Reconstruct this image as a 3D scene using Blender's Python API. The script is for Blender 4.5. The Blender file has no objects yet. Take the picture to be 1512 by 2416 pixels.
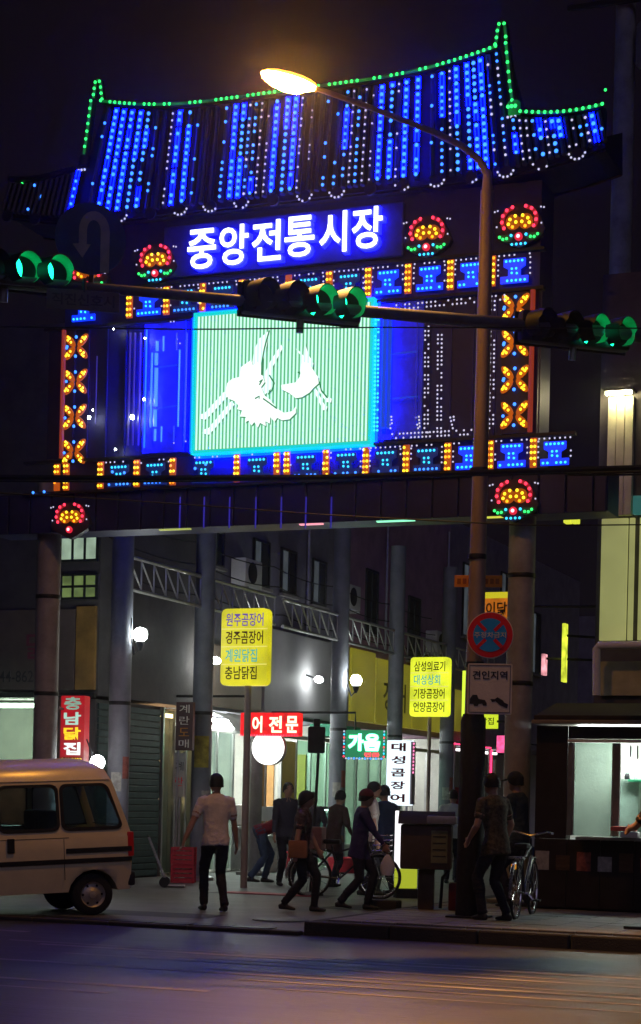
import bpy, bmesh, math, random
from mathutils import Vector, Matrix, kdtree, noise
from mathutils.geometry import tessellate_polygon
random.seed(7)
rad = math.radians
SC = bpy.context.scene
COL = SC.collection

# ---------------------------------------------------------------- camera
YAW, ROLL, FPX, EYE = rad(22.0), rad(1.3), 1820.0, 1.5
cam_d = bpy.data.cameras.new('camera'); cam = bpy.data.objects.new('camera', cam_d); COL.objects.link(cam)
cam_d.sensor_fit = 'AUTO'; cam_d.sensor_width = 36.0; cam_d.lens = FPX / 1024 * 36.0
cam_d.shift_y = 287 / 1024.0
cam_d.clip_start = 0.1; cam_d.clip_end = 3000
cam.matrix_world = Matrix.Translation((0, 0, EYE)) @ Matrix.Rotation(YAW, 4, 'Z') @ Matrix.Rotation(rad(90), 4, 'X') @ Matrix.Rotation(ROLL, 4, 'Z')
SC.camera = cam

# ---------------------------------------------------------------- night sky
world = bpy.data.worlds.new('World'); SC.world = world; world.use_nodes = True
wn, wl = world.node_tree.nodes, world.node_tree.links
for n in list(wn): wn.remove(n)
sky = wn.new('ShaderNodeTexSky'); sky.sky_type = 'NISHITA'; sky.sun_disc = False
sky.sun_elevation = rad(-9); sky.sun_rotation = rad(200)
b1 = wn.new('ShaderNodeBackground'); b1.inputs['Strength'].default_value = 0.05
wl.new(sky.outputs[0], b1.inputs['Color'])
b2 = wn.new('ShaderNodeBackground'); b2.inputs['Color'].default_value = (0.48, 0.33, 0.66, 1); b2.inputs['Strength'].default_value = 0.008
ad = wn.new('ShaderNodeAddShader'); wo = wn.new('ShaderNodeOutputWorld')
wl.new(b1.outputs[0], ad.inputs[0]); wl.new(b2.outputs[0], ad.inputs[1]); wl.new(ad.outputs[0], wo.inputs['Surface'])
fill_d = bpy.data.lights.new('fill_light', 'SUN'); fill_d.energy = 0.13; fill_d.angle = rad(30); fill_d.color = (0.66, 0.56, 1.0)  # added fill sun, standing in for unseen street lamps behind the camera
fill_sun = bpy.data.objects.new('fill_light', fill_d); COL.objects.link(fill_sun); fill_sun.rotation_euler = (rad(58), 0, rad(30)); fill_sun.location = (0, 0, 40)

vs = SC.view_settings
vs.view_transform = 'Standard'; vs.look = 'None'; vs.exposure = 0.0; vs.gamma = 1.0; vs.use_curve_mapping = False
SC.render.engine = 'CYCLES'
cy = SC.cycles
cy.use_denoising = True
cy.max_bounces = 6; cy.diffuse_bounces = 3; cy.glossy_bounces = 3; cy.transmission_bounces = 6; cy.transparent_max_bounces = 8
cy.sample_clamp_indirect = 3.0; cy.sample_clamp_direct = 0.0; cy.caustics_reflective = False; cy.caustics_refractive = False
cy.use_light_tree = True

# ---------------------------------------------------------------- measuring helpers
S = 641 / 1512.0; PX, PY = 320.5, 799.0
RT = Vector((math.cos(YAW), math.sin(YAW), 0)); LK = Vector((-math.sin(YAW), math.cos(YAW), 0)); UP = Vector((0, 0, 1))
def ray(u, v):
    dx, dy = u * S - PX, v * S - PY
    x = math.cos(ROLL) * dx + math.sin(ROLL) * dy; y = -math.sin(ROLL) * dx + math.cos(ROLL) * dy
    return RT * x + LK * FPX - UP * y
def P(u, v, X=None, Y=None, Z=None, D=None):
    r = ray(u, v)
    t = X / r.x if X is not None else Y / r.y if Y is not None else (Z - EYE) / r.z if Z is not None else D / FPX
    return Vector((0, 0, EYE)) + r * t

# ---------------------------------------------------------------- materials
def M(name, col, rough=0.65, metal=0.0, var=0.25, scale=5.0, bump=0.15, spec=0.4, detail=6, stretch=(1, 1, 1), coat=0.0):
    m = bpy.data.materials.new(name); m.use_nodes = True
    nt = m.node_tree; ns, ls = nt.nodes, nt.links; bs = ns['Principled BSDF']
    tc = ns.new('ShaderNodeTexCoord'); mp = ns.new('ShaderNodeMapping'); mp.inputs['Scale'].default_value = stretch
    ls.new(tc.outputs['Object'], mp.inputs['Vector'])
    n1 = ns.new('ShaderNodeTexNoise'); n1.inputs['Scale'].default_value = scale; n1.inputs['Detail'].default_value = detail; n1.inputs['Roughness'].default_value = 0.65
    ls.new(mp.outputs[0], n1.inputs['Vector'])
    cr = ns.new('ShaderNodeValToRGB'); e = cr.color_ramp.elements
    e[0].position, e[1].position = 0.3, 0.72
    e[0].color = tuple(c * (1 - var) for c in col) + (1,); e[1].color = tuple(min(1, c * (1 + var * 0.8)) for c in col) + (1,)
    ls.new(n1.outputs['Fac'], cr.inputs['Fac']); ls.new(cr.outputs[0], bs.inputs['Base Color'])
    bs.inputs['Roughness'].default_value = rough; bs.inputs['Metallic'].default_value = metal; bs.inputs['Specular IOR Level'].default_value = spec
    if coat: bs.inputs['Coat Weight'].default_value = coat; bs.inputs['Coat Roughness'].default_value = 0.15
    mr = ns.new('ShaderNodeMapRange'); mr.inputs['To Min'].default_value = max(0.03, rough - 0.12); mr.inputs['To Max'].default_value = min(1, rough + 0.15)
    ls.new(n1.outputs['Fac'], mr.inputs['Value']); ls.new(mr.outputs[0], bs.inputs['Roughness'])
    if bump:
        n2 = ns.new('ShaderNodeTexNoise'); n2.inputs['Scale'].default_value = scale * 9; n2.inputs['Detail'].default_value = 4
        ls.new(mp.outputs[0], n2.inputs['Vector'])
        bp = ns.new('ShaderNodeBump'); bp.inputs['Strength'].default_value = bump; bp.inputs['Distance'].default_value = 0.02
        ls.new(n2.outputs['Fac'], bp.inputs['Height']); ls.new(bp.outputs[0], bs.inputs['Normal'])
    return m
def E(name, col, st, light=True, var=0.0, scale=8.0, base=(0.05, 0.05, 0.05)):
    m = bpy.data.materials.new(name); m.use_nodes = True
    ns, ls = m.node_tree.nodes, m.node_tree.links; bs = ns['Principled BSDF']
    bs.inputs['Base Color'].default_value = base + (1,); bs.inputs['Roughness'].default_value = 0.35
    bs.inputs['Emission Color'].default_value = tuple(col) + (1,); bs.inputs['Emission Strength'].default_value = st
    if var:
        tc = ns.new('ShaderNodeTexCoord'); n1 = ns.new('ShaderNodeTexNoise'); n1.inputs['Scale'].default_value = scale
        ls.new(tc.outputs['Object'], n1.inputs['Vector'])
        mr = ns.new('ShaderNodeMapRange'); mr.inputs['From Min'].default_value = 0.3; mr.inputs['From Max'].default_value = 0.7
        mr.inputs['To Min'].default_value = st * (1 - var); mr.inputs['To Max'].default_value = st * (1 + var)
        ls.new(n1.outputs['Fac'], mr.inputs['Value']); ls.new(mr.outputs[0], bs.inputs['Emission Strength'])
    m.cycles.emission_sampling = 'AUTO' if light else 'NONE'
    return m
def glass(name, tint=(0.7, 0.85, 0.82), mix=0.75):
    m = bpy.data.materials.new(name); m.use_nodes = True
    ns, ls = m.node_tree.nodes, m.node_tree.links
    for n in list(ns): ns.remove(n)
    o = ns.new('ShaderNodeOutputMaterial'); mx = ns.new('ShaderNodeMixShader'); mx.inputs[0].default_value = 1 - mix
    t = ns.new('ShaderNodeBsdfTransparent'); t.inputs['Color'].default_value = tint + (1,)
    g = ns.new('ShaderNodeBsdfPrincipled'); g.inputs['Base Color'].default_value = (0.03, 0.04, 0.05, 1); g.inputs['Roughness'].default_value = 0.06
    ls.new(t.outputs[0], mx.inputs[1]); ls.new(g.outputs[0], mx.inputs[2]); ls.new(mx.outputs[0], o.inputs['Surface'])
    return m

# ---------------------------------------------------------------- mesh helpers
class MB:
    def __init__(s): s.v = []; s.f = []
    def add(s, vs, fs):
        o = len(s.v); s.v += [Vector(a) for a in vs]; s.f += [tuple(i + o for i in f) for f in fs]; return s
    def box(s, a, b, mx=None):
        x0, y0, z0 = a; x1, y1, z1 = b
        vs = [(x0, y0, z0), (x1, y0, z0), (x1, y1, z0), (x0, y1, z0), (x0, y0, z1), (x1, y0, z1), (x1, y1, z1), (x0, y1, z1)]
        if mx is not None: vs = [mx @ Vector(q) for q in vs]
        return s.add(vs, [(0, 3, 2, 1), (4, 5, 6, 7), (0, 1, 5, 4), (1, 2, 6, 5), (2, 3, 7, 6), (3, 0, 4, 7)])
    def cbox(s, c, d, mx=None):
        return s.box([c[i] - d[i] / 2 for i in range(3)], [c[i] + d[i] / 2 for i in range(3)], mx)
    def bbox(s, a, b, r=0.02, mx=None):
        # box with chamfered edges
        bm = bmesh.new(); bmesh.ops.create_cube(bm, size=1)
        c = [(a[i] + b[i]) / 2 for i in range(3)]; d = [abs(b[i] - a[i]) for i in range(3)]
        for q in bm.verts: q.co = Vector([c[i] + q.co[i] * d[i] for i in range(3)])
        bmesh.ops.bevel(bm, geom=bm.edges[:], offset=min(r, min(d) * 0.45), segments=2, affect='EDGES', profile=0.6)
        bm.verts.index_update()
        vs = [(mx @ q.co if mx is not None else q.co.copy()) for q in bm.verts]; fs = [[q.index for q in f.verts] for f in bm.faces]; bm.free()
        return s.add(vs, fs)
    def tube(s, pts, r, n=8, caps=True, flat=1.0):
        pts = [Vector(p) for p in pts]; m = len(pts); rs = r if isinstance(r, (list, tuple)) else [r] * m
        vs = []; side = None
        for i, p in enumerate(pts):
            d = (pts[min(i + 1, m - 1)] - pts[max(i - 1, 0)]).normalized()
            if side is None:
                ref = UP if abs(d.z) < 0.9 else Vector((1, 0, 0)); side = d.cross(ref).normalized()
            else: side = (side - d * side.dot(d)).normalized()
            up = side.cross(d).normalized()
            for k in range(n):
                a = 2 * math.pi * k / n
                vs.append(p + side * math.cos(a) * rs[i] + up * math.sin(a) * rs[i] * flat)
        fs = [(i * n + k, i * n + (k + 1) % n, (i + 1) * n + (k + 1) % n, (i + 1) * n + k) for i in range(m - 1) for k in range(n)]
        if caps: fs += [tuple(range(n - 1, -1, -1)), tuple((m - 1) * n + k for k in range(n))]
        return s.add(vs, fs)
    def lathe(s, prof, n=16, mx=None, caps=True):
        mx = mx or Matrix.Identity(4); m = len(prof)
        vs = [mx @ Vector((r * math.cos(2 * math.pi * k / n), r * math.sin(2 * math.pi * k / n), z)) for r, z in prof for k in range(n)]
        fs = [(i * n + k, i * n + (k + 1) % n, (i + 1) * n + (k + 1) % n, (i + 1) * n + k) for i in range(m - 1) for k in range(n)]
        if caps: fs += [tuple(range(n - 1, -1, -1)), tuple((m - 1) * n + k for k in range(n))]
        return s.add(vs, fs)
    def ball(s, c, r, n=8, m=5):
        c = Vector(c); r = Vector(r if isinstance(r, (list, tuple, Vector)) else (r, r, r))
        vs = [c + Vector((0, 0, -r.z))]
        for i in range(1, m):
            t = -math.pi / 2 + math.pi * i / m
            for k in range(n):
                a = 2 * math.pi * k / n
                vs.append(c + Vector((r.x * math.cos(t) * math.cos(a), r.y * math.cos(t) * math.sin(a), r.z * math.sin(t))))
        vs.append(c + Vector((0, 0, r.z))); L = len(vs) - 1
        fs = [(0, 1 + (k + 1) % n, 1 + k) for k in range(n)]
        for i in range(m - 2):
            for k in range(n):
                a = 1 + i * n
                fs.append((a + k, a + (k + 1) % n, a + n + (k + 1) % n, a + n + k))
        a = 1 + (m - 2) * n
        fs += [(a + k, a + (k + 1) % n, L) for k in range(n)]
        return s.add(vs, fs)
    def prism(s, poly, depth):
        # poly: 3-D points (planar outline); depth: vector
        poly = [Vector(p) for p in poly]; depth = Vector(depth); n = len(poly)
        tris = tessellate_polygon([poly])
        s.add(poly + [p + depth for p in poly], [tuple(t) for t in tris] + [tuple(i + n for i in reversed(t)) for t in tris] + [(i, (i + 1) % n, (i + 1) % n + n, i + n) for i in range(n)])
        return s
    def build(s, name, mat, parent=None, smooth=False, mesh=None):
        me = bpy.data.meshes.new(name); me.from_pydata([tuple(v) for v in s.v], [], s.f)
        bm = bmesh.new(); bm.from_mesh(me); bmesh.ops.recalc_face_normals(bm, faces=bm.faces[:]); bm.to_mesh(me); bm.free()
        if mat: me.materials.append(mat)
        if smooth:
            me.polygons.foreach_set('use_smooth', [True] * len(me.polygons))
            me.set_sharp_from_angle(angle=rad(40))
        return link(name, me, parent)
BASE = {}       # world position of each thing's Empty
def link(name, me, parent=None):
    o = bpy.data.objects.new(name, me); COL.objects.link(o)
    if parent is not None:
        o.parent = parent
        if parent in WORLDROOT: o.location = -parent.location
    return o
WORLDROOT = set()
def thing(name, label, cat, loc=(0, 0, 0), group=None, rz=None):
    """An Empty at the thing's base. With rz None its parts are given in world coordinates, else in local ones."""
    o = bpy.data.objects.new(name, None); COL.objects.link(o); o.location = loc; o.empty_display_size = 0.3
    o['label'] = label; o['category'] = cat
    if group: o['group'] = group
    if rz is None: WORLDROOT.add(o)
    else: o.rotation_euler = (0, 0, rz)
    return o
def tag(o, label, cat, group=None):
    o['label'] = label; o['category'] = cat
    if group: o['group'] = group
    return o
def struct(o, kind='structure'): o['kind'] = kind; return o
def copy_tree(o, parent=None):
    c = o.copy(); COL.objects.link(c); c.parent = parent
    for ch in list(o.children): copy_tree(ch, c)
    return c
def frame(org, right, normal):
    """matrix: local x = right, local y = into the face (away from viewer), local z = up"""
    r = Vector(right).normalized(); n = Vector(normal).normalized(); u = r.cross(-n).normalized()
    if u.z < 0: u = -u
    m = Matrix.Identity(4)
    for i in range(3): m[i][0] = r[i]; m[i][1] = -n[i]; m[i][2] = u[i]; m[i][3] = org[i]
    return m
def text(s, w, h, mx, name, mat, parent, bold=0.02, depth=0.01, y=-0.01, cx=0.0, cz=0.0, keep=False):
    cu = bpy.data.curves.new('t', 'FONT'); cu.body = s; cu.size = 1.0; cu.offset = bold; cu.resolution_u = 3; cu.extrude = 0.5
    ob = bpy.data.objects.new('t', cu); me = bpy.data.meshes.new_from_object(ob)
    bpy.data.objects.remove(ob); bpy.data.curves.remove(cu)
    xs = [v.co.x for v in me.vertices]; ys = [v.co.y for v in me.vertices]
    x0, x1, y0, y1 = min(xs), max(xs), min(ys), max(ys)
    sx, sy = w / (x1 - x0), h / (y1 - y0)
    if keep: sx = sy = min(sx, sy)
    for v in me.vertices:
        v.co = mx @ Vector(((v.co.x - (x0 + x1) / 2) * sx + cx, y - (v.co.z + 0.5) * depth, (v.co.y - (y0 + y1) / 2) * sy + cz))
    me.materials.clear(); me.materials.append(mat)
    return link(name, me, parent)
def rrect(w, h, r, n=4, cx=0, cz=0):
    out = []
    for sx, sz, a0 in ((1, 1, 0), (-1, 1, 90), (-1, -1, 180), (1, -1, 270)):
        for k in range(n + 1):
            a = rad(a0 + 90 * k / n)
            out.append((cx + sx * (w / 2 - r) + r * math.cos(a), cz + sz * (h / 2 - r) + r * math.sin(a)))
    return out

# ---------------------------------------------------------------- shared materials
m_asph = None
m_conc = M('concrete', (0.30, 0.29, 0.28), 0.85, var=0.3, scale=3, bump=0.3)
m_col = M('painted_column', (0.30, 0.29, 0.31), 0.6, var=0.35, scale=2.5, bump=0.12)
m_steel = M('galvanised_steel', (0.45, 0.45, 0.47), 0.42, 0.7, var=0.25, scale=8, bump=0.05)
m_dark = M('dark_metal', (0.025, 0.025, 0.03), 0.5, 0.2, var=0.3, bump=0.08)
m_black = M('black_rubber', (0.015, 0.015, 0.016), 0.7, var=0.3, bump=0.1)
m_navy = M('navy_sheet_metal', (0.03, 0.032, 0.13), 0.5, 0.2, var=0.3, scale=2, bump=0.08)
m_white = M('white_paint', (0.72, 0.72, 0.70), 0.5, var=0.12, scale=4, bump=0.05)
m_alu = M('aluminium', (0.6, 0.6, 0.6), 0.35, 0.85, var=0.15, bump=0.03)
m_brown = M('dark_wood', (0.09, 0.05, 0.03), 0.6, var=0.4, stretch=(1, 1, 6))
e_white = E('white_tube_light', (0.95, 1.0, 0.97), 14.0)
e_globe = E('globe_lamp_light', (0.93, 1.0, 0.95), 55.0)
e_rear = E('added_rear_neon', (0.02, 0.03, 1.0), 9.0)
e_blue = E('blue_led', (0.035, 0.21, 1.0), 2.6, light=False)
e_cyan = E('cyan_led', (0.03, 0.55, 1.0), 2.2, light=False)
e_wled = E('white_led', (0.75, 0.72, 1.0), 0.85, light=False)
e_green = E('green_led', (0.03, 1.0, 0.16), 2.0, light=False)
e_red = E('red_led', (1.0, 0.03, 0.07), 2.6, light=False)
e_orange = E('amber_led', (1.0, 0.30, 0.01), 2.6, light=False)
e_yellow = E('yellow_led', (1.0, 0.62, 0.02), 2.6, light=False)
e_tile = E('blue_tile_glow', (0.00004, 0.0010, 1.0), 60.0, light=True, var=0.6, scale=3)
e_tiledim = E('blue_tile_faint_glow', (0.02, 0.05, 0.8), 0.09, light=False, var=0.7, scale=3)
e_bluetube = E('blue_neon', (0.0, 0.0012, 1.0), 170.0)
e_bluedim = E('blue_neon_and_seam_glow', (0.05, 0.04, 0.9), 0.30, light=False)
# ================================================================ the setting
m_road = M('asphalt', (0.030, 0.028, 0.032), 0.45, var=0.6, scale=2.6, bump=0.55, stretch=(0.16, 1.6, 1), spec=0.5)  # noise stretched along the road puts headlight streaks into the colour
m_pave = M('worn_pavement', (0.15, 0.145, 0.14), 0.6, var=0.4, scale=1.6, bump=0.3)
m_slab = M('pavement_slab', (0.21, 0.20, 0.185), 0.7, var=0.3, scale=4, bump=0.3)
m_kerb = M('dark_kerb_stone', (0.055, 0.05, 0.048), 0.8, var=0.3, scale=6, bump=0.4)
m_streak = M('painted_light_streak', (0.30, 0.27, 0.26), 0.6, var=0.8, scale=9, bump=0.1, stretch=(0.15, 1, 1))  # pale strips imitating headlight reflections on the road
road = struct(MB().add([(-300, -150, 0), (300, -150, 0), (300, 400, 0), (-300, 400, 0)], [(0, 1, 2, 3)]).build('road', m_road))
for y, x0, x1, w in ((16.9, -30, -10.2, 0.12), (15.9, -9.8, -2.0, 0.05), (15.6, -9.3, 10, 0.12), (15.2, -8.1, 10, 0.05), (14.9, -8.6, 10, 0.08), (14.3, -6.9, 10, 0.05), (14.0, -30, 8, 0.12), (13.6, -6.2, 8, 0.07), (13.1, -5.7, 8, 0.05), (12.6, -30, -6.0, 0.10), (12.1, -30, -6.6, 0.06)):
    struct(MB().add([(x0, y, 0.004), (x1, y, 0.004), (x1, y + w, 0.004), (x0, y + w, 0.004)], [(0, 1, 2, 3)]).build('light_streak', m_streak))
# market street + front pavement (almost level with the road), with a low kerb
struct(MB().box((-60, 18.55, -0.05), (-7.65, 90, 0.03)).build('pavement', m_pave))
kx = -40
ko = None
while kx < -7.7:
    k = MB().bbox((kx, 18.38, -0.05), (min(kx + 0.985, -7.66), 18.54, 0.045), 0.015).build('kerb', m_kerb); struct(k); kx += 1.0
# raised pavement on the right with kerb stones and slabs
rp = struct(MB().box((-7.49, 18.72, -0.05), (40, 90, 0.145)).build('raised_pavement', m_kerb))
kx = -7.64
while kx < 12:
    k = MB().bbox((kx, 18.5, -0.05), (kx + 0.985, 18.71, 0.15), 0.02).build('kerb', m_kerb); struct(k); kx += 1.0
ky = 18.73
while ky < 30:
    k = MB().bbox((-7.645, ky, -0.05), (-7.5, ky + 0.985, 0.15), 0.02).build('kerb', m_kerb); struct(k); ky += 1.0
slab0 = MB().bbox((0.004, 0.004, 0), (0.396, 0.396, 0.022), 0.008)
slab_me = slab0.build('pavement_slab', m_slab, rp).data
bpy.data.objects.remove(bpy.data.objects['pavement_slab'])
for i in range(24):
    for j in range(11):
        o = link('pavement_slab', slab_me, rp); o.location = (-7.46 + i * 0.4, 18.76 + j * 0.4, 0.144 + random.uniform(-0.003, 0.003))
        o.rotation_euler = (random.uniform(-.004, .004), random.uniform(-.004, .004), 0)

# patches, manholes and drain grates
m_patch = M('asphalt_patch', (0.062, 0.06, 0.062), 0.7, var=0.3, bump=0.4, scale=6)
for x0, y0, w_, d_ in ((-13.2, 17.3, 1.6, 0.7),):
    n_ = 14; pts = [(x0 + w_ / 2 * (1 + 0.93 * math.copysign(abs(math.cos(2 * math.pi * k / n_)) ** 0.5, math.cos(2 * math.pi * k / n_)) * random.uniform(0.9, 1.05)), y0 + d_ / 2 * (1 + 0.93 * math.copysign(abs(math.sin(2 * math.pi * k / n_)) ** 0.5, math.sin(2 * math.pi * k / n_)) * random.uniform(0.9, 1.05)), 0.008) for k in range(n_)]
    struct(MB().add(pts, [tuple(range(n_))]).build('asphalt_patch', m_patch))
for x0, y0, w_, d_ in ((-11.2, 19.6, 1.8, 0.9), (-9.2, 22.6, 1.4, 1.2), (-12.0, 25.0, 2.0, 0.8)):
    struct(MB().add([(x0, y0, 0.034), (x0 + w_, y0 + 0.1, 0.034), (x0 + w_ - 0.1, y0 + d_, 0.034), (x0 + 0.05, y0 + d_ - 0.05, 0.034)], [(0, 1, 2, 3)]).build('pavement_patch', m_patch))
for x0, y0, z0, lab in ((-8.6, 20.1, 0.034, 'round iron manhole cover in the market entrance pavement'),):
    mh = thing('manhole_cover', lab, 'manhole cover', (x0, y0, z0), 'iron manhole covers')
    MB().lathe([(0.34, 0), (0.34, 0.008), (0.31, 0.009)], 28, Matrix.Translation((x0, y0, z0))).build('ring', m_dark, mh)
    MB().lathe([(0.30, 0.009), (0.30, 0.013), (0.001, 0.013)], 28, Matrix.Translation((x0, y0, z0)), False).build('lid', M('worn_iron', (0.09, 0.085, 0.08), 0.45, 0.7, bump=0.5, scale=12), mh)
for i in range(7):
    struct(MB().bbox((-11.6 + 0.5 * i, 18.62, 0.031), (-11.13 + 0.5 * i, 18.9, 0.043), 0.006).build('drain_grate', m_dark))

# ================================================================ the market gate
GY, XC = 23.3, -10.30
gate = thing('market_gate', 'illuminated market entrance gate with tiled roof outline, white Korean lettering and crane screen', 'gate', (XC, 23.7, 0.03))
def G(u, v, dy=0.0): return P(u, v, Y=GY + dy)
# columns
for x in (P(114, 1400, Y=23.72).x, P(1227, 1500, Y=23.72).x):
    z0 = 0.03 if x < -8 else 0.165
    c = MB().lathe([(0.185, 0), (0.185, 0.02), (0.18, 0.03), (0.18, 6.2)], 20, Matrix.Translation((x, 23.72, z0))).build('column', m_col, gate, True)
    MB().bbox((x - 0.3, 23.42, z0), (x + 0.3, 24.02, z0 + 0.05), 0.01).build('base_plate', m_steel, c)
    for q in (2.95, 4.4): MB().lathe([(0.186, -0.03), (0.19, -0.02), (0.19, 0.02), (0.186, 0.03)], 20, Matrix.Translation((x, 23.72, q + z0)), False).build('clamp_band', m_dark, c, True)
# body of the gate: frame beams + face panels
MB().box((G(140, 900).x, 23.42, 5.95), (G(1262, 900).x, 24.05, 9.78)).build('sign_body', m_navy, gate)
MB().box((-14.95, 23.46, 5.36), (-5.52, 24.1, 5.93)).build('fascia_beam', m_navy, gate)
px = -14.95
while px < -5.6:
    w = 0.37
    p_ = MB().bbox((px + 0.012, 23.40, 5.34), (min(px + w, -5.52) - 0.012, 23.455, 5.90), 0.01).build('fascia_panel', m_navy, gate)
    px += w
# standing seams of the body face
for x in [-13.6 + i * 0.31 for i in range(24)]:
    MB().box((x, 23.395, 6.42), (x + 0.02, 23.418, 8.38)).build('seam_rib', m_navy, gate)
MB().box((-14.3, 23.33, 5.90), (-5.95, 23.45, 5.935)).build('band_rail', m_dark, gate)
MB().box((-14.3, 23.33, 6.36), (-5.95, 23.45, 6.40)).build('band_rail', m_dark, gate)
MB().box((-14.0, 23.33, 8.31), (-6.42, 23.45, 8.35)).build('band_rail', m_dark, gate)
MB().box((-14.0, 23.33, 8.83), (-6.42, 23.45, 8.87)).build('band_rail', m_dark, gate)
m_red = M('red_trim_paint', (0.45, 0.06, 0.04), 0.45, var=0.2)
e_redtrim = E('red_trim_tube', (1.0, 0.10, 0.03), 0.22, light=False)
for x in (G(146, 900).x, G(1251, 900).x): MB().tube([(x, 23.33, 6.42), (x, 23.33, 8.3)], 0.035, 8).build('red_edge_tube', e_redtrim, gate, True)

# ---- LED bulbs: alike bulbs share mesh data
BULB = {}
COUNT = {}
REST = {}
def bulb_mesh(mat, r):
    k = (mat.name, round(r, 4))
    if k not in BULB:
        o = MB().ball((0, 0, 0), r, 6, 4).build('bulb', mat, None, True); BULB[k] = o.data; bpy.data.objects.remove(o)
    return BULB[k]
def bulb(p, mat, r, parent, kind='bulb', limit=300):
    COUNT[kind] = COUNT.get(kind, 0) + 1
    if COUNT[kind] <= limit:
        o = link(kind, bulb_mesh(mat, r), parent); lp = Vector(p)
        root = parent
        o.location = lp - gate.location if parent is gate else lp
        # parts sit at -gate.location, so sub-parts take world coordinates
        return o
    REST.setdefault(mat.name, (mat, MB()))[1].ball(p, r, 6, 4)

# ---- roof: leaning face with tile rows
LEAN = 0.12
def PRoof(u, v, off=0.0):
    r = ray(u, v); # Y = 22.75 + (z-9.8)*0.5
    t = (23.05 + off + (EYE - 9.8) * LEAN) / (r.y - LEAN * r.z)
    return Vector((0, 0, EYE)) + r * t
def roofY(z, off=0.0): return 23.05 + off + (z - 9.8) * LEAN
XR = -10.08
def ridge_z(x):
    d = abs(x - XR); return 11.33 + 0.06 * max(0, d - 1.1) ** 2.1
def eave_z(x):
    d = abs(x - XR); return 9.78 + 0.065 * max(0, d - 2.6) ** 2.0
def wing_z(x):
    d = abs(x - XR); t = min(1, max(0, (d - 3.25) / 1.22)); return 10.62 - 0.11 * math.sin(t * math.pi * 0.75) + 0.02 * t
m_roof = M('dark_roof_metal', (0.008, 0.008, 0.02), 0.55, 0.2, var=0.3)
m_tile = M('blue_grey_tile', (0.010, 0.012, 0.05), 0.45, 0.1, var=0.3)
deck = MB(); n = 36
xs = [XR - 4.48 + 8.96 * i / n for i in range(n + 1)]
def top_z(x): return ridge_z(x) if abs(x - XR) < 3.22 else wing_z(x)
for sgn in (0, 1):
    vs = []
    for x in xs:
        for zz in (eave_z(x), top_z(x)):
            y = roofY(zz, 0.09); y = y if sgn == 0 else 47.2 - y + 0.2
            vs.append((x, y, zz))
    deck.add(vs, [(2 * i, 2 * i + 2, 2 * i + 3, 2 * i + 1) for i in range(n)])
    vs = [(a, b + (0.05 if sgn == 0 else -0.05), c - 0.03) for a, b, c in vs]
    deck.add(vs, [(2 * i, 2 * i + 2, 2 * i + 3, 2 * i + 1) for i in range(n)])
# soffit closing the two slopes
vs = []
for x in xs: vs += [(x, roofY(eave_z(x), 0.09), eave_z(x)), (x, 47.4 - roofY(eave_z(x), 0.09), eave_z(x))]
deck.add(vs, [(2 * i, 2 * i + 2, 2 * i + 3, 2 * i + 1) for i in range(n)])
deck.build('roof_deck', m_roof, gate)
# rows of tiles with LEDs
rows = [(232,'s'),(255,'B'),(275,'B'),(296,'B'),(318,'B'),(338,'B'),(360,'s'),(380,'o'),(398,'w'),(415,'B'),(440,'B'),(461,'s'),(481,'o'),(502,'o'),(527,'s'),(549,'B'),(568,'B'),(583,'m'),(597,'b'),(611,'w'),(628,'w'),(646,'B'),(671,'B'),(690,'B'),(706,'w'),(730,'v'),(750,'o'),(771,'s'),(796,'s'),(816,'b'),(831,'w'),(845,'b'),(861,'w'),(878,'v'),(897,'B'),(922,'B'),(938,'w'),(956,'B'),(984,'B'),(1018,'s'),(1042,'b'),(1061,'w'),(1077,'B'),(1104,'B'),(1121,'B'),(1138,'B'),(1157,'m'),(1180,'m')]
def tile_row(xt, xb, zt, zb, kind, wing=False):
    pt = Vector((xt, roofY(zt), zt)); pb = Vector((xb, roofY(zb), zb))
    w = 0.052
    mat = {'B': e_tile, 'b': e_tile, 'm': e_tiledim, 's': m_tile, 'o': m_tile, 'w': m_tile, 'v': m_tile}[kind]
    row = MB().tube([pb, pb.lerp(pt, 0.5), pt], w, 8, True, 0.7).build('tile_row', m_tile, gate, True)
    nrm = Vector((0, -1, LEAN)).normalized(); L = (pt - pb).length
    if kind in 'Bbm':
        # lit plastic strips along parts of the row
        t = random.uniform(0, 0.06)
        while t < 0.97:
            t1 = min(1, t + random.uniform(0.15, 0.5))
            if random.random() < (0.85 if kind == 'B' else 0.5):
                a = pb.lerp(pt, t) + nrm * 0.038; b = pb.lerp(pt, t1) + nrm * 0.038
                d = Vector((0.034, 0, 0))
                MB().prism([a - d, a + d, b + d, b - d], nrm * 0.006).build('light_strip', mat, row)
            t = t1 + 0.03
    npos = int(L / 0.098)
    for i in range(npos):
        t = (i + 0.5) / npos; p = pb.lerp(pt, t) + nrm * 0.052
        q = random.random()
        if kind == 'B' and q < 0.92: bulb(p, e_blue, 0.028, row, 'tile_bulb')
        elif kind == 'b' and q < 0.85: bulb(p, e_blue, 0.023, row, 'tile_bulb')
        elif kind == 'm' and q < 0.8: bulb(p, e_wled if q < 0.4 else e_blue, 0.02, row, 'tile_bulb')
        elif kind == 's' and q < 0.36: bulb(p, e_blue, 0.023, row, 'tile_bulb')
        elif kind == 'w' and q < 0.75: bulb(p, e_wled, 0.017, row, 'tile_bulb')
        elif kind == 'v' and q < 0.5: bulb(p, e_wled, 0.015, row, 'tile_bulb')
for u, k in rows:
    x = PRoof(u, 340 if u > 756 else 400).x
    d = x - XR; lean = 0.008 * d * d * d
    tile_row(x - lean * 0.5, x + lean * 0.5, ridge_z(x) - 0.10, eave_z(x + lean * 0.5) + 0.06, k)
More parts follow.
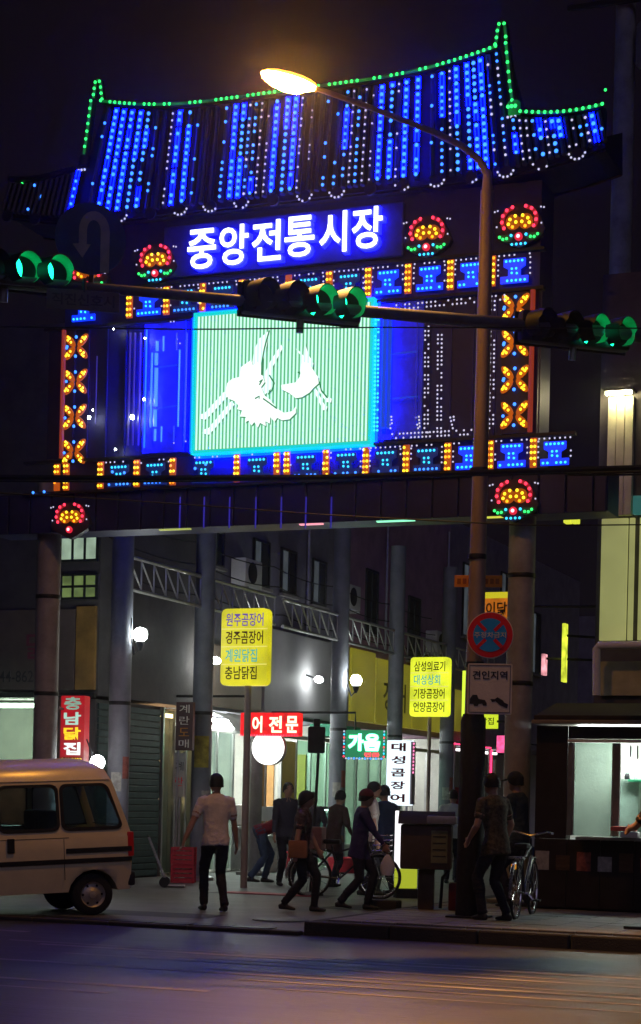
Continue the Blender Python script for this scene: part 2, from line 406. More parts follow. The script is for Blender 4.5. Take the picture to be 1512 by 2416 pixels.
for sgn, kinds in ((1, 'bwwsBwBBwwsmBs'), (-1, 'bsosooosoooooo')):
    for i, k in enumerate(kinds):
        xt = XR + sgn * (3.26 + i * 0.088); xb = XR + sgn * (3.36 + i * 0.088)
        if sgn == -1 and i > 0: k = 's' if i == 8 else 'o'
        tile_row(xt, xb, wing_z(xt) - 0.08, eave_z(xb) + 0.05, k)
# eave scallops: little round tile ends with rings of white LEDs
for i in range(38):
    x = XR - 4.4 + 8.8 * i / 37; z = eave_z(x) - 0.02; y = roofY(z)
    lit = random.random()
    if x < XR - 3.3: lit = 0.0
    if x > XR + 2.9: lit = 1 if i % 2 else 0.2
    if i % 2: continue
    t_ = MB().lathe([(0.06, 0), (0.085, 0.0), (0.085, 0.04), (0.06, 0.04)], 12, Matrix.Translation((x, y - 0.02, z)) @ Matrix.Rotation(rad(90), 4, 'X')).build('eave_tile_end', m_tile, gate, True)
    if lit > 0.15 and x > XR - 3.3:
        for k in range(6):
            a = rad(195 + 30 * k)
            if random.random() < 0.8: bulb((x + 0.11 * math.cos(a), y - 0.07, z + 0.03 + 0.10 * math.sin(a)), e_wled, 0.0165, t_, 'eave_bulb')
# green LED ridges
def polyline(pts, step):
    out = []; acc = 0; last = pts[0]; out.append(Vector(last))
    for a, b in zip(pts[:-1], pts[1:]):
        a, b = Vector(a), Vector(b); L = (b - a).length; d = step - acc
        while d <= L: out.append(a.lerp(b, d / L)); d += step
        acc = L - (d - step)
    return out
m_ridge = M('green_ridge_tube', (0.01, 0.09, 0.03), 0.3, var=0.3)
e_greendim = E('green_tube_glow', (0.01, 0.6, 0.08), 0.16, light=False, var=0.8, scale=3)
def ridge(pts, gaps=0.22, step=0.082, r=0.05):
    body = MB().tube(pts, r, 8).build('ridge_beam', m_roof, gate, True)
    MB().tube([Vector(p) + Vector((0, -r, 0.0)) for p in pts], 0.02, 6).build('ridge_light_tube', e_greendim, body, True)
    for p in polyline(pts, step):
        if random.random() > gaps: bulb(p + Vector((0, -r - 0.014, 0)), e_green, 0.024, body, 'ridge_bulb')
rp_ = [(x, roofY(ridge_z(x)), ridge_z(x)) for x in [XR - 2.98 + 5.96 * i / 28 for i in range(29)]]
ridge(rp_, 0.28)
for sg in (1, -1):
    e = Vector((XR + sg * 2.98, roofY(ridge_z(XR + 2.98)), ridge_z(XR + 2.98)))
    # finial curl
    hk = [e + Vector((sg * a, 0, b)) for a, b in ((-0.02, 0.02), (0.0, 0.12), (0.01, 0.22), (0.03, 0.29), (0.065, 0.31), (0.10, 0.28), (0.115, 0.18), (0.13, 0.06))]
    ridge(hk, 0.05, 0.09, 0.045)
    dn = [e + Vector((sg * a, -0.03, b)) for a, b in ((0.14, 0.0), (0.17, -0.25), (0.19, -0.42), (0.215, -0.6), (0.235, -0.72), (0.25, -0.80))]
    ridge(dn, 0.1, 0.11 if sg < 0 else 0.13, 0.06)
    b_ = MB().tube([dn[-1] + Vector((0, 0, 0.02)), dn[-1] + Vector((sg * 0.02, -0.02, -0.14))], 0.085, 10).build('ridge_end', e_greendim if sg > 0 else m_roof, gate, True)
    for a in (-0.05, 0.0, 0.05):
        if sg > 0: bulb(dn[-1] + Vector((a, -0.1, -0.06)), e_green, 0.026, b_, 'ridge_bulb')
        bulb(dn[-1] + Vector((a, -0.1, -0.20)), e_wled, 0.019, b_, 'ridge_bulb')
    wg = [(XR + sg * q, roofY(wing_z(XR + q)), wing_z(XR + q)) for q in [3.36 + 1.1 * i / 8 for i in range(9)]]
    if sg > 0: ridge(wg, 0.22, 0.085, 0.045)
    else: MB().tube(wg, 0.045, 8).build('ridge_beam', m_roof, gate, True)

# ---- big lettering
e_letter = E('letter_face', (0.80, 0.86, 1.0), 2.6)
e_halo = E('letter_side_glow', (0.004, 0.006, 1.0), 7.0)
lets = '중앙전통시장'
c0, c1 = G(476, 597, -0.12), G(866, 553, -0.12)
for i, ch in enumerate(lets):
    c = c0.lerp(c1, i / 5); c.z = 9.24 + 0.012 * i; c.y = 23.18
    mx = frame(c, (1, 0, 0), (0, -1, 0))
    hw = 0.44 if ch != '시' else 0.40
    l_ = text(ch, hw, 0.56, mx, 'letter', e_letter, gate, bold=0.014, depth=0.02, y=0.0)
    text(ch, hw + 0.03, 0.59, mx, 'letter_return', e_halo, l_, bold=0.03, depth=0.1, y=0.12)
MB().bbox((-12.05, 23.32, 8.92), (-8.4, 23.41, 9.66), 0.02).build('letter_board', M('blue_letter_board', (0.03, 0.03, 0.28), 0.4, var=0.3), gate)

# ---- flower ornaments
m_petal_r = M('red_plastic', (0.35, 0.02, 0.03), 0.4); m_petal_o = E('amber_petal', (1.0, 0.16, 0.0), 0.32, light=False); m_leaf = E('green_leaf_plastic', (0.02, 0.4, 0.14), 0.05, light=False); m_core = E('red_core_glow', (1.0, 0.02, 0.06), 0.8)
m_back = M('ornament_back', (0.03, 0.03, 0.06), 0.5)
def flower(u, v, sc=1.0, half=False):
    c = G(u, v, -0.02); X, Z = c.x, c.z; y = 23.30
    at = lambda a, b, yy=0.0: Vector((X + a * sc, y + yy, Z + b * sc))
    f = MB().prism([at(a, b) for a, b in ((-0.30, -0.02), (-0.34, 0.05), (-0.28, 0.2), (-0.2, 0.36), (0, 0.4), (0.2, 0.36), (0.28, 0.2), (0.34, 0.05), (0.3, -0.02), (0.12, -0.12), (0.0, -0.17), (-0.12, -0.12))], (0, 0.1, 0)).build('flower_ornament', m_back, gate)
    arc = lambda cx, cz, r0, r1, a0, a1, k=8: [at(cx + r1 * math.cos(rad(a0 + (a1 - a0) * i / k)), cz + r1 * math.sin(rad(a0 + (a1 - a0) * i / k)), -0.02) for i in range(k + 1)] + [at(cx + r0 * math.cos(rad(a1 + (a0 - a1) * i / k)), cz + r0 * math.sin(rad(a1 + (a0 - a1) * i / k)), -0.02) for i in range(k + 1)]
    for sg in (-1, 1):
        a0, a1 = (100, 215) if sg < 0 else (80, -35)
        MB().prism(arc(sg * 0.06, 0.19, 0.145, 0.195, a0, a1), (0, 0.02, 0)).build('red_petal', E('red_petal_glow', (1, 0.02, 0.05), 0.25, light=False) if 'red_petal_glow' not in bpy.data.materials else bpy.data.materials['red_petal_glow'], f)
        MB().prism(arc(sg * 0.085, 0.17, 0.0, 0.10, 0, 360, 14)[:15], (0, 0.02, 0)).build('amber_petal', m_petal_o, f)
        if not half: MB().prism(arc(sg * 0.17, 0.02, 0.0, 0.105, 185, 355, 8)[:9], (0, 0.02, 0)).build('leaf', m_leaf, f)
        for k in range(5):
            a = rad(a0 + (a1 - a0) * k / 4)
            bulb(at(sg * 0.06 + 0.17 * math.cos(a), 0.19 + 0.17 * math.sin(a), -0.04), e_red, 0.024 * sc, f, 'flower_bulb')
        for a, b in ((0.04, 0.16), (0.085, 0.10), (0.14, 0.14), (0.12, 0.20), (0.05, 0.24)):
            bulb(at(sg * a, b, -0.04), e_yellow if b > 0.12 else e_orange, 0.022 * sc, f, 'flower_bulb')
        if not half:
            for a, b in ((0.10, -0.01), (0.16, -0.045), (0.21, -0.05), (0.255, -0.02)): bulb(at(sg * a, b, -0.04), e_green if a > 0.12 else e_cyan, 0.02 * sc, f, 'flower_bulb')
        for a, b in ((0.29, 0.33), (0.33, 0.32), (0.3, 0.12)): bulb(at(sg * a, b, -0.03), e_wled, 0.013 * sc, f, 'flower_bulb')
    MB().lathe([(0.05 * sc, 0), (0.055 * sc, 0.03), (0.03 * sc, 0.05)], 12, Matrix.Translation(at(0, -0.03, -0.01)) @ Matrix.Rotation(rad(90), 4, 'X')).build('flower_core', m_core, f, True)
    bulb(at(0, -0.03, -0.06), E('pink_led', (1, 0.35, 0.4), 3, False) if 'pink_led' not in bpy.data.materials else bpy.data.materials['pink_led'], 0.026 * sc, f, 'flower_bulb')
    if not half:
        for a in (-0.09, -0.03, 0.03, 0.09): bulb(at(a, -0.125, -0.03), e_cyan, 0.018 * sc, f, 'flower_bulb')
flower(366, 640); flower(1006, 578); flower(1224, 553, 1.02); flower(1211, 1200, 1.0); flower(164, 1245, 0.95, True); flower(205, 668, 1.0)

# ---- amber butterfly columns
m_lens = E('amber_lens', (1.0, 0.17, 0.0), 0.45, light=False)
def butterfly(u, v, vflip, w=50):
    c = G(u, v, 0); y = 23.36; s = 1 if vflip else -1
    for sg in (-1, 1):
        a = Vector((c.x + sg * 0.035, y, c.z)); d = Vector((sg * 0.66, 0, s * 0.75)).normalized()
        ctr = a + d * 0.105
        pe = MB(); pts = []
        nrm = Vector((-d.z, 0, d.x))
        for k in range(12):
            t = 2 * math.pi * k / 12; pts.append(ctr + d * 0.115 * math.cos(t) + nrm * 0.05 * math.sin(t))
        o = pe.prism(pts, (0, -0.03, 0)).build('amber_petal', m_lens, gate)
        for t, n_ in ((-0.03, 0.0), (0.03, 0.018), (0.065, -0.015), (0.03, -0.02)):
            bulb(ctr + d * t + nrm * n_ + Vector((0, -0.035, 0)), e_yellow, 0.019, o, 'petal_bulb')
    o = link('blue_bulb', bulb_mesh(e_blue, 0.024), gate); o.location = Vector((c.x, y - 0.03, c.z + s * 0.13)) - gate.location
    if random.random() < 0.7:
        o = link('blue_bulb', bulb_mesh(e_blue, 0.022), gate); o.location = Vector((c.x - 0.15, y - 0.03, c.z)) - gate.location
for k in range(4):
    v = 815 + k * 82.7; u = 177 - k * 2.0
    butterfly(u, v - 0.5, True); butterfly(u - 1, v + 3, False)
for k in range(4):
    v = 722 + k * 84.6; u = 1214 - k * 0.8
    butterfly(u, v - 0.5, True); butterfly(u - 1, v + 3, False)
for x0, x1 in ((-13.93, -13.5), (-6.98, -6.58)): MB().box((x0, 23.372, 6.42), (x1, 23.415, 8.30)).build('butterfly_board', m_back, gate)

# ---- ornament bands: amber bars and blue key panels
m_bar = E('amber_bar', (1.0, 0.16, 0.01), 0.42, light=False)
e_key = E('blue_key_glow', (0.001, 0.03, 1.0), 1.4, light=True)
e_keyc = E('blue_key_dim', (0.01, 0.08, 0.7), 0.14, light=False)
def bar(x, z0, z1, on=1.0, w=0.095):
    b = MB().bbox((x - w / 2, 23.30, z0), (x + w / 2, 23.33, z1), 0.008).build('amber_bar', m_bar, gate)
    for i in range(5):
        for sg in (-1, 1):
            if random.random() < on: bulb((x + sg * 0.024, 23.285, z0 + 0.04 + (z1 - z0 - 0.08) * i / 4), e_yellow if random.random() < 0.7 else e_orange, 0.02, b, 'bar_bulb')
def key(x, z0, z1, bright=1, wht=0.8):
    m = e_key if bright else e_keyc; h = z1 - z0; y = 23.31
    pts = [(-0.19, 0.0), (0.19, 0.0), (0.19, 0.1), (0.085, 0.1), (0.085, 0.2), (0.15, 0.24), (0.15, 0.35), (-0.15, 0.35), (-0.15, 0.24), (-0.085, 0.2), (-0.085, 0.1), (-0.19, 0.1)]
    o = MB().prism([(x + a, y, z0 + 0.02 + b * h / 0.44) for a, b in pts], (0, 0.03, 0)).build('key_panel', m, gate)
    for a in (-0.15, -0.09, -0.03, 0.03, 0.09, 0.15): 
        if random.random() < 0.85: bulb((x + a, y - 0.015, z0 + 0.05), e_cyan if bright else e_blue, 0.018, o, 'key_bulb')
    for a in (-0.11, -0.055, 0, 0.055, 0.11): bulb((x + a, y - 0.015, z0 + 0.02 + 0.31 * h / 0.44), e_cyan, 0.018, o, 'key_bulb')
    for a, b in ((-0.03, 0.2), (0.03, 0.2), (-0.03, 0.14), (0.04, 0.13)): bulb((x + a, y - 0.015, z0 + 0.02 + b * h / 0.44), e_cyan, 0.017, o, 'key_bulb')
    for k in range(7):
        if random.random() < wht: bulb((x - 0.21 + 0.07 * k, y - 0.01, z1 - 0.02), e_wled, 0.0135, o, 'key_bulb')
    for k in range(4):
        for sg in (-1, 1):
            if random.random() < wht * 0.8: bulb((x + sg * 0.22, y - 0.01, z0 + 0.13 + 0.07 * k), e_wled, 0.0135, o, 'key_bulb')
tb = (8.39, 8.80); bb = (5.94, 6.335)
for u in (306, 393, 478, 570, 680, 776, 868, 962, 1062, 1160): bar(G(u, 660).x, *tb, on=1 if u > 800 or u < 450 else 0.75)
for u in (350, 436, 525, 622, 728, 822, 914, 1012, 1110, 1212): key(G(u, 660).x, *tb, bright=1 if u > 880 else (1 if u < 380 else 0))
for u in (134, 156, 237, 322, 407, 558, 652, 676, 768, 862, 957, 1055, 1155, 1257): bar(G(u, 1100).x, *bb, on=0.9)
for u in (280, 365, 480, 605, 720, 815, 908, 1005, 1105, 1205, 1307): key(G(u, 1100).x, *bb, bright=1 if u > 1050 else 0, wht=0.8 if u > 850 else 0.25)
key(G(195, 755).x, *tb, bright=1, wht=0.1)

# ---- the crane screen
scr0, scr1 = P(461, 900, Y=23.24).x, P(871, 900, Y=23.24).x; sz0, sz1 = 6.40, 8.31
fr = MB()
for a, b in (((scr0 - 0.05, 23.235, sz0 - 0.05), (scr1 + 0.05, 23.40, sz0)), ((scr0 - 0.05, 23.235, sz1), (scr1 + 0.05, 23.40, sz1 + 0.05)), ((scr0 - 0.05, 23.235, sz0 + 0.0), (scr0, 23.40, sz1)), ((scr1, 23.235, sz0 + 0.0), (scr1 + 0.05, 23.40, sz1))): fr.box(a, b)
fr.build('screen_frame', E('screen_edge_glow', (0.0, 0.75, 0.75), 0.9), gate)
e_scr = E('screen_back_green', (0.10, 0.62, 0.26), 0.72)
scr = MB().box((scr0 + 0.002, 23.262, sz0 + 0.002), (scr1 - 0.002, 23.38, sz1 - 0.002)).build('crane_screen', e_scr, gate)
e_st = E('screen_tube_mint', (0.62, 1.0, 0.84), 1.15)
nt_ = 48
tube_me = None
for i in range(nt_):
    x = scr0 + 0.035 + (scr1 - scr0 - 0.07) * i / (nt_ - 1)
    if tube_me is None:
        o = MB().box((-0.0115, -0.006, sz0 + 0.01), (0.0115, 0.006, sz1 - 0.01)).build('light_tube', e_st, scr); tube_me = o.data
    else: o = link('light_tube', tube_me, scr)
    o.location = (x, 23.24, 0)
e_bird = E('crane_white', (0.90, 1.0, 0.97), 1.25); e_shade = E('crane_green_outline', (0.02, 0.36, 0.12), 0.55, light=False); e_pale = E('crane_pale_feather', (0.66, 1.0, 0.88), 1.15)
def bp_(x, y, dy): return G((760 + x * 0.496) / 1.6958, (1230 + y * 0.496) / 1.6958, dy)
body1 = [(285,690),(300,610),(340,575),(400,560),(412,480),(490,425),(505,470),(540,440),(570,470),(580,540),(600,600),(570,640),(600,710),(640,740),(700,815),(760,850),(830,835),(850,800),(850,850),(800,900),(740,908),(700,888),(680,920),(645,880),(640,935),(605,915),(608,955),(562,928),(545,965),(516,920),(495,950),(470,908),(442,925),(450,880),(402,878),(420,830),(380,818),(390,790),(355,752),(310,735)]
wing1 = [(500,470),(515,350),(560,250),(640,185),(615,320),(585,440),(580,540),(540,500)]
neck1 = [(590,560),(650,430),(735,300),(748,325),(665,480),(650,560),(665,640),(600,705),(570,640)]
leg1 = [(275,680),(305,712),(160,870),(120,905),(75,893),(78,862),(115,855)]
leg1b = [(335,752),(358,782),(195,980),(150,1025),(98,1015),(108,985),(150,972)]
body2 = [(735,625),(850,605),(885,560),(893,470),(905,440),(960,450),(990,500),(1030,560),(1035,610),(1000,640),(960,685),(900,722),(850,730),(800,690),(738,660)]
wing2 = [(895,470),(905,400),(850,330),(880,350),(915,390),(922,265),(950,370),(995,450),(985,495)]
leg2 = [(1010,620),(1030,625),(1100,715),(1142,735),(1138,765),(1100,762),(1060,705)]
leg2b = [(990,650),(1010,645),(1085,785),(1108,800),(1100,825),(1068,828),(1055,790)]
for nm, poly, mt, dy in (('crane_wing', wing1, e_bird, -0.050), ('crane_neck', neck1, e_bird, -0.049), ('crane_wing', wing2, e_bird, -0.050), ('crane_body', body1, e_bird, -0.094), ('crane_body', body2, e_bird, -0.094), ('crane_leg', leg1, e_bird, -0.050), ('crane_leg', leg1b, e_bird, -0.050), ('crane_leg', leg2, e_bird, -0.050), ('crane_leg', leg2b, e_bird, -0.050)):
    b = MB().prism([bp_(x, y, dy) for x, y in poly], (0, 0.012 if dy < -0.06 else 0.002, 0)).build(nm, mt, scr)
    MB().prism([bp_(x + 10, y + 11, -0.076 if dy < -0.06 else -0.044) for x, y in poly], (0, 0.002, 0)).build('outline', e_shade, scr)
for pts in ([(640,185),(600,330),(580,450),(578,545)], [(560,600),(585,580),(560,625)], [(525,735),(560,715),(558,735)], [(700,815),(640,770),(590,735)], [(870,525),(885,520),(885,540)], [(640,545),(680,610),(660,670),(630,700)], [(1045,600),(1060,670),(1110,730)]):
    MB().tube([bp_(x, y, -0.1) for x, y in pts], 0.011, 5).build('feather_line', e_shade, scr)

# ---- blue neon lattice windows either side of the screen
m_blue_p = M('blue_panel', (0.08, 0.12, 0.75), 0.5, var=0.35, scale=3)
MB().box((-12.35, 23.372, 6.43), (-11.69, 23.414, 8.30)).build('lattice_panel', m_blue_p, gate)
MB().box((-8.83, 23.372, 6.43), (G(992, 900).x, 23.414, 8.30)).build('lattice_panel', m_blue_p, gate)
def neon(u0, v0, u1, v1, r, mt, y=-0.02):
    a, b = G(u0, v0, y), G(u1, v1, y)
    if abs(u0 - u1) < 6: b.x = a.x
    MB().tube([a, b], r, 6).build('neon_or_added_tube', mt, gate, True)
e_blue2 = E('bright_blue_neon', (0.05, 0.26, 1.0), 1.15)
e_blue3 = E('blue_neon_soft', (0.01, 0.10, 1.0), 0.5)
neon(359, 832, 354, 1008, 0.014, e_blue2); neon(371, 805, 366, 828, 0.022, e_blue2); neon(369, 833, 368, 861, 0.027, e_blue2); neon(369, 868, 366, 958, 0.028, e_blue2); neon(366, 966, 365, 1006, 0.028, e_blue2); neon(366, 1012, 365, 1040, 0.018, e_blue2)
neon(386, 793, 385, 828, 0.012, e_blue2); neon(381, 1006, 380, 1042, 0.012, e_blue2)
neon(424, 825, 421, 1006, 0.012, e_blue2); neon(441, 785, 436, 1040, 0.014, e_blue3); neon(417, 785, 415, 826, 0.012, e_blue3); neon(410, 1005, 408, 1040, 0.012, e_blue3)
neon(372, 867, 422, 860, 0.010, e_blue3); neon(368, 963, 420, 957, 0.010, e_blue3)
for u in (308, 332, 319): neon(u, 785, u - 5, 1050, 0.014, e_bluedim)
neon(229, 840, 227, 1000, 0.008, e_bluedim)
for u in (425, 482, 542, 604, 664, 722, 782): neon(u, 1172, u - 1, 1246, 0.011, e_bluedim, 0.08)  # glowing strips stand in for blue highlights on the fascia seams
# right: blue strip, lattice and white dotted frames
neon(909, 740, 906, 1010, 0.035, e_blue3); neon(921, 740, 918, 1010, 0.03, e_blue3)
neon(925, 835, 985, 829, 0.010, e_blue3); neon(925, 940, 985, 935, 0.010, e_blue3); neon(985, 740, 983, 1000, 0.008, e_bluedim)
def dots(u0, v0, u1, v1, n_, mt=None, p=0.85, r=0.0145):
    for i in range(n_):
        t = i / max(1, n_ - 1)
        if random.random() < p:
            q = G(u0 + (u1 - u0) * t, v0 + (v1 - v0) * t, -0.01)
            bulb(q, mt or e_wled, r, gate, 'frame_bulb')
for u in (886, 893): dots(u, 735, u - 3, 1015, 30, e_cyan, 0.8, 0.017)
for u in (1003, 1011): dots(u, 760, u - 2, 1020, 26, None, 0.7)
for u in (1033, 1042): dots(u, 790, u - 2, 1020, 24, None, 0.75)
for u in (1158, 1167): dots(u, 710, u - 4, 1010, 30, None, 0.7)
for v in (706, 716): dots(935, v + 14, 1190, v - 10, 26, None, 0.6)
for v in (1018, 1028): dots(925, v + 6, 1112, v - 4, 22, None, 0.65)
for u in (915, 980, 1062): dots(u, 985, u + 6, 1010, 4); dots(u + 8, 983, u + 10, 1006, 4)
dots(395, 760, 440, 755, 7, None, 0.6, 0.012); dots(410, 1045, 445, 1040, 6, None, 0.6, 0.012); dots(418, 800, 416, 830, 4, None, 0.6, 0.011); dots(425, 800, 423, 830, 4, None, 0.6, 0.011)
for u, v, r in ((312, 984, 0.035), (210, 985, 0.025), (340, 942, 0.018), (342, 798, 0.014), (268, 775, 0.016), (272, 1060, 0.016), (219, 967, 0.012)): bulb(G(u, v, -0.05), e_globe, r, gate, 'spot_bulb')
# fluorescent edge light behind the lettering board and around the screen (blue wash)
MB().tube([(scr0 - 0.10, 23.33, sz0), (scr0 - 0.10, 23.33, sz1)], 0.016, 6).build('neon_or_added_tube', e_bluetube, gate, True)
MB().tube([(scr1 + 0.09, 23.33, sz0), (scr1 + 0.09, 23.33, sz1)], 0.016, 6).build('neon_or_added_tube', e_bluetube, gate, True)
MB().tube([(scr0, 23.33, sz0 - 0.085), (scr1, 23.33, sz0 - 0.085)], 0.014, 6).build('neon_or_added_tube', e_bluetube, gate, True)
MB().tube([(scr0, 23.33, sz1 + 0.075), (scr1, 23.33, sz1 + 0.075)], 0.014, 6).build('neon_or_added_tube', e_bluetube, gate, True)
for x in (-12.28,): MB().tube([(x, 23.31, 6.5), (x, 23.31, 8.2)], 0.012, 6).build('neon_or_added_tube', e_bluetube, gate, True)  # tube added to flood the left lattice panel with blue
# stray bulbs
bulb(PRoof(100, 465), e_blue, 0.04, gate, 'spot_bulb'); bulb(PRoof(52, 433), e_green, 0.02, gate, 'spot_bulb'); bulb(PRoof(1428, 212), e_green, 0.02, gate, 'spot_bulb')
for u, v in ((78, 1162), (104, 1160), (265, 1113), (293, 1115), (460, 1105), (485, 1095)): bulb(G(u, v, -0.01), e_blue, 0.022, gate, 'spot_bulb')
for k, (mt, mb) in REST.items():
    o = mb.build('bulb_string', mt, gate, True); o['kind'] = 'stuff'
# small lights along the underside of the fascia
for x0, x1, mt in ((-12.1, -11.6, E('underside_lime', (0.8, 0.9, 0.2), 0.5)), (-9.9, -9.55, E('underside_pink', (1, 0.35, 0.45), 1.2)), (-8.75, -8.2, E('underside_mint', (0.3, 1.0, 0.6), 1.2)), (-7.3, -6.9, E('underside_lime2', (0.85, 0.9, 0.1), 0.8))):
    MB().bbox((x0, 23.47, 5.325), (x1, 23.53, 5.345), 0.005).build('underside_lamp', mt, gate)

# unseen rear of the gate: blue tubes added to wash the street behind it
for z in (6.1, 7.4, 8.7): MB().tube([(-13.6, 24.12, z), (-6.9, 24.12, z)], 0.02, 6).build('neon_or_added_tube', e_rear, gate, True)
# ================================================================ street lamp
m_pole = M('tinted_grey_pole', (0.33, 0.25, 0.20), 0.55, 0.1, var=0.35, scale=3, bump=0.1, stretch=(1, 1, 0.4))  # lamp pole is grey; the sodium light's brown is put into this colour
lb = P(1106, 2165, Z=0.16)
lt = P(1161, 400, D=lb.dot(LK) + 0.0)
lamp = thing('street_lamp', 'tall street lamp with curved arm and glowing orange lamp head', 'street lamp', (lb.x, lb.y, 0.165))
head_c = P(672, 186, D=19.6)
arm_dir = (Vector((lt.x, lt.y, 0)) - Vector((head_c.x, head_c.y, 0))).normalized()
lt = Vector((lb.x + 0.02, lb.y, lt.z))
a_end = P(742, 207, D=19.7)
pole_pts = [Vector((lb.x, lb.y, 0.165)), Vector((lb.x, lb.y, 2.5)), Vector((lt.x, lt.y, 6.5)), Vector((lt.x, lt.y, lt.z - 0.25))]
MB().tube(pole_pts, [0.115, 0.105, 0.085, 0.075], 14).build('pole', m_pole, lamp, True)
ctl = [Vector((lt.x, lt.y, lt.z - 0.26)), Vector((lt.x, lt.y, lt.z - 0.05)), lt.lerp(a_end, 0.05) + Vector((0, 0, 0.06)), lt.lerp(a_end, 0.16) + Vector((0, 0, 0.13)), lt.lerp(a_end, 0.35) + Vector((0, 0, 0.13)), lt.lerp(a_end, 0.7) + Vector((0, 0, 0.07)), a_end]
MB().tube(ctl, [0.066, 0.052, 0.045, 0.041, 0.036, 0.031, 0.028], 12).build('arm', m_pole, lamp, True)
MB().lathe([(0.155, 0), (0.16, 0.02), (0.145, 2.28), (0.12, 2.36)], 18, Matrix.Translation((lb.x, lb.y, 0.165))).build('pole_sheath', M('dark_anti_poster_sheath', (0.03, 0.027, 0.03), 0.85, var=0.4, bump=0.5, scale=20), lamp, True)
MB().bbox((lb.x - 0.22, lb.y - 0.22, 0.165), (lb.x + 0.22, lb.y + 0.22, 0.19), 0.01).build('base_plate', m_dark, lamp)
for q in (3.1, 4.35, 5.35): MB().lathe([(0.108, -0.03), (0.112, 0), (0.108, 0.03)], 14, Matrix.Translation((lb.x, lb.y, q)), False).build('clamp_band', m_dark, lamp, True)
tip = P(616, 170, D=19.5); d_ = (a_end - tip); L_ = d_.length; d_.normalize()
yax = d_.cross(UP).normalized(); zax = yax.cross(d_).normalized()
if zax.z < 0: zax = -zax
hm = Matrix.Identity(4)
for i in range(3): hm[i][0] = d_[i]; hm[i][1] = yax[i]; hm[i][2] = zax[i]; hm[i][3] = tip[i]
st = [(0.0, 0.02, 0.01, 0.0), (0.04, 0.09, 0.03, -0.045), (0.14, 0.13, 0.055, -0.10), (0.28, 0.14, 0.065, -0.125), (0.40, 0.125, 0.065, -0.115), (0.49, 0.085, 0.06, -0.06), (0.56, 0.045, 0.04, -0.035)]
k_ = L_ / 0.56
def headloft(sel, name, mat):
    mb = MB(); n = 16; vs = []
    for x, w, hu, hd in st:
        for k in range(n):
            a = math.pi * k / (n - 1)
            if sel == 'top': vs.append(hm @ Vector((x * k_, math.cos(a) * (w + 0.006), math.sin(a) * hu + 0.004)))
            else: vs.append(hm @ Vector((x * k_, math.cos(a) * w, math.sin(a) * hd)))
    m = len(st)
    fs = [(i * n + k, i * n + k + 1, (i + 1) * n + k + 1, (i + 1) * n + k) for i in range(m - 1) for k in range(n - 1)]
    return mb.add(vs, fs).build(name, mat, lamp, True)
headloft('top', 'lamp_housing', E('glow_painted_housing', (1.0, 0.42, 0.04), 4.0, light=False))  # housing is no light source; the lamp's glare is painted on as glow
headloft('bot', 'lamp_bowl', E('sodium_bowl', (1.0, 0.42, 0.05), 260.0, light=True))
ld = bpy.data.lights.new('sodium_light', 'SPOT'); ld.energy = 6500; ld.color = (1.0, 0.46, 0.10); ld.spot_size = rad(62); ld.spot_blend = 1.0; ld.shadow_soft_size = 0.12
lo = bpy.data.objects.new('sodium_light', ld); COL.objects.link(lo); lo.parent = lamp; lo.location = (hm @ Vector((0.3 * k_, 0, -0.22))) - lamp.location
lo.rotation_euler = (Vector((-2.6, 14.6, 0)) - (hm @ Vector((0.3 * k_, 0, -0.22)))).to_track_quat('-Z', 'Y').to_euler()

# ---- signs on the lamp pole
m_sred = M('red_reflective', (0.92, 0.02, 0.03), 0.35, var=0.08); m_sblue = M('blue_reflective', (0.03, 0.40, 0.95), 0.35, var=0.08); m_swhite = M('white_reflective', (0.85, 0.78, 0.68), 0.4, var=0.1)
def facing(c, ang=0.0):
    """frame of a sign whose front looks back at the road, turned by ang about the vertical"""
    n = Matrix.Rotation(ang, 3, 'Z') @ Vector((0, -1, 0)); r = Matrix.Rotation(ang, 3, 'Z') @ Vector((1, 0, 0))
    return frame(c, r, n)
D_s = lb.dot(LK) - 0.22
c = P(1156, 1498, D=D_s); mx = facing(c, rad(14))
sg = thing('no_parking_sign', 'round red and blue no parking sign with diagonal cross on the lamp pole', 'road sign', c)
def disc(r, y0, y1, n=36, cx=0, cz=0): return [mx @ Vector((cx + r * math.cos(2 * math.pi * k / n), y0, cz + r * math.sin(2 * math.pi * k / n))) for k in range(n)], mx.to_3x3() @ Vector((0, y1 - y0, 0))
R_ = 55 * S * D_s / FPX
MB().prism(*disc(R_, 0, 0.012)).build('plate', m_swhite, sg)
MB().prism(*disc(R_ * 0.965, -0.004, 0)).build('red_ring', m_sred, sg)
MB().prism(*disc(R_ * 0.72, -0.008, -0.004)).build('blue_field', m_sblue, sg)
for s_ in (1, -1):
    for t_ in (1, -1):
        d = Vector((t_ * 0.707, 0, t_ * s_ * 0.707)); q = Vector((-d.z, 0, d.x)) * R_ * 0.075
        MB().prism([mx @ (d * R_ * 0.26 + q + Vector((0, -0.0115, 0))), mx @ (d * R_ * 0.26 - q + Vector((0, -0.0115, 0))), mx @ (d * R_ * 0.74 - q + Vector((0, -0.0115, 0))), mx @ (d * R_ * 0.74 + q + Vector((0, -0.0115, 0)))], mx.to_3x3() @ Vector((0, 0.0035, 0))).build('cross_bar', m_sred, sg)
text('주정차금지', R_ * 1.36, R_ * 0.25, mx, 'lettering', m_swhite, sg, bold=0.012, depth=0.003, y=-0.0125)
c = P(1155, 1625, D=D_s); mx = facing(c, rad(14)); pw, ph = 104 * S * D_s / FPX / math.cos(rad(8)), 120 * S * D_s / FPX
tw = thing('tow_away_plate', 'square white tow-away zone plate with truck pictogram below the no parking sign', 'sign plate', c)
q = [mx @ Vector((a, 0, b)) for a, b in rrect(pw, ph, 0.02)]; MB().prism(q, mx.to_3x3() @ Vector((0, 0.012, 0))).build('plate', m_swhite, tw)
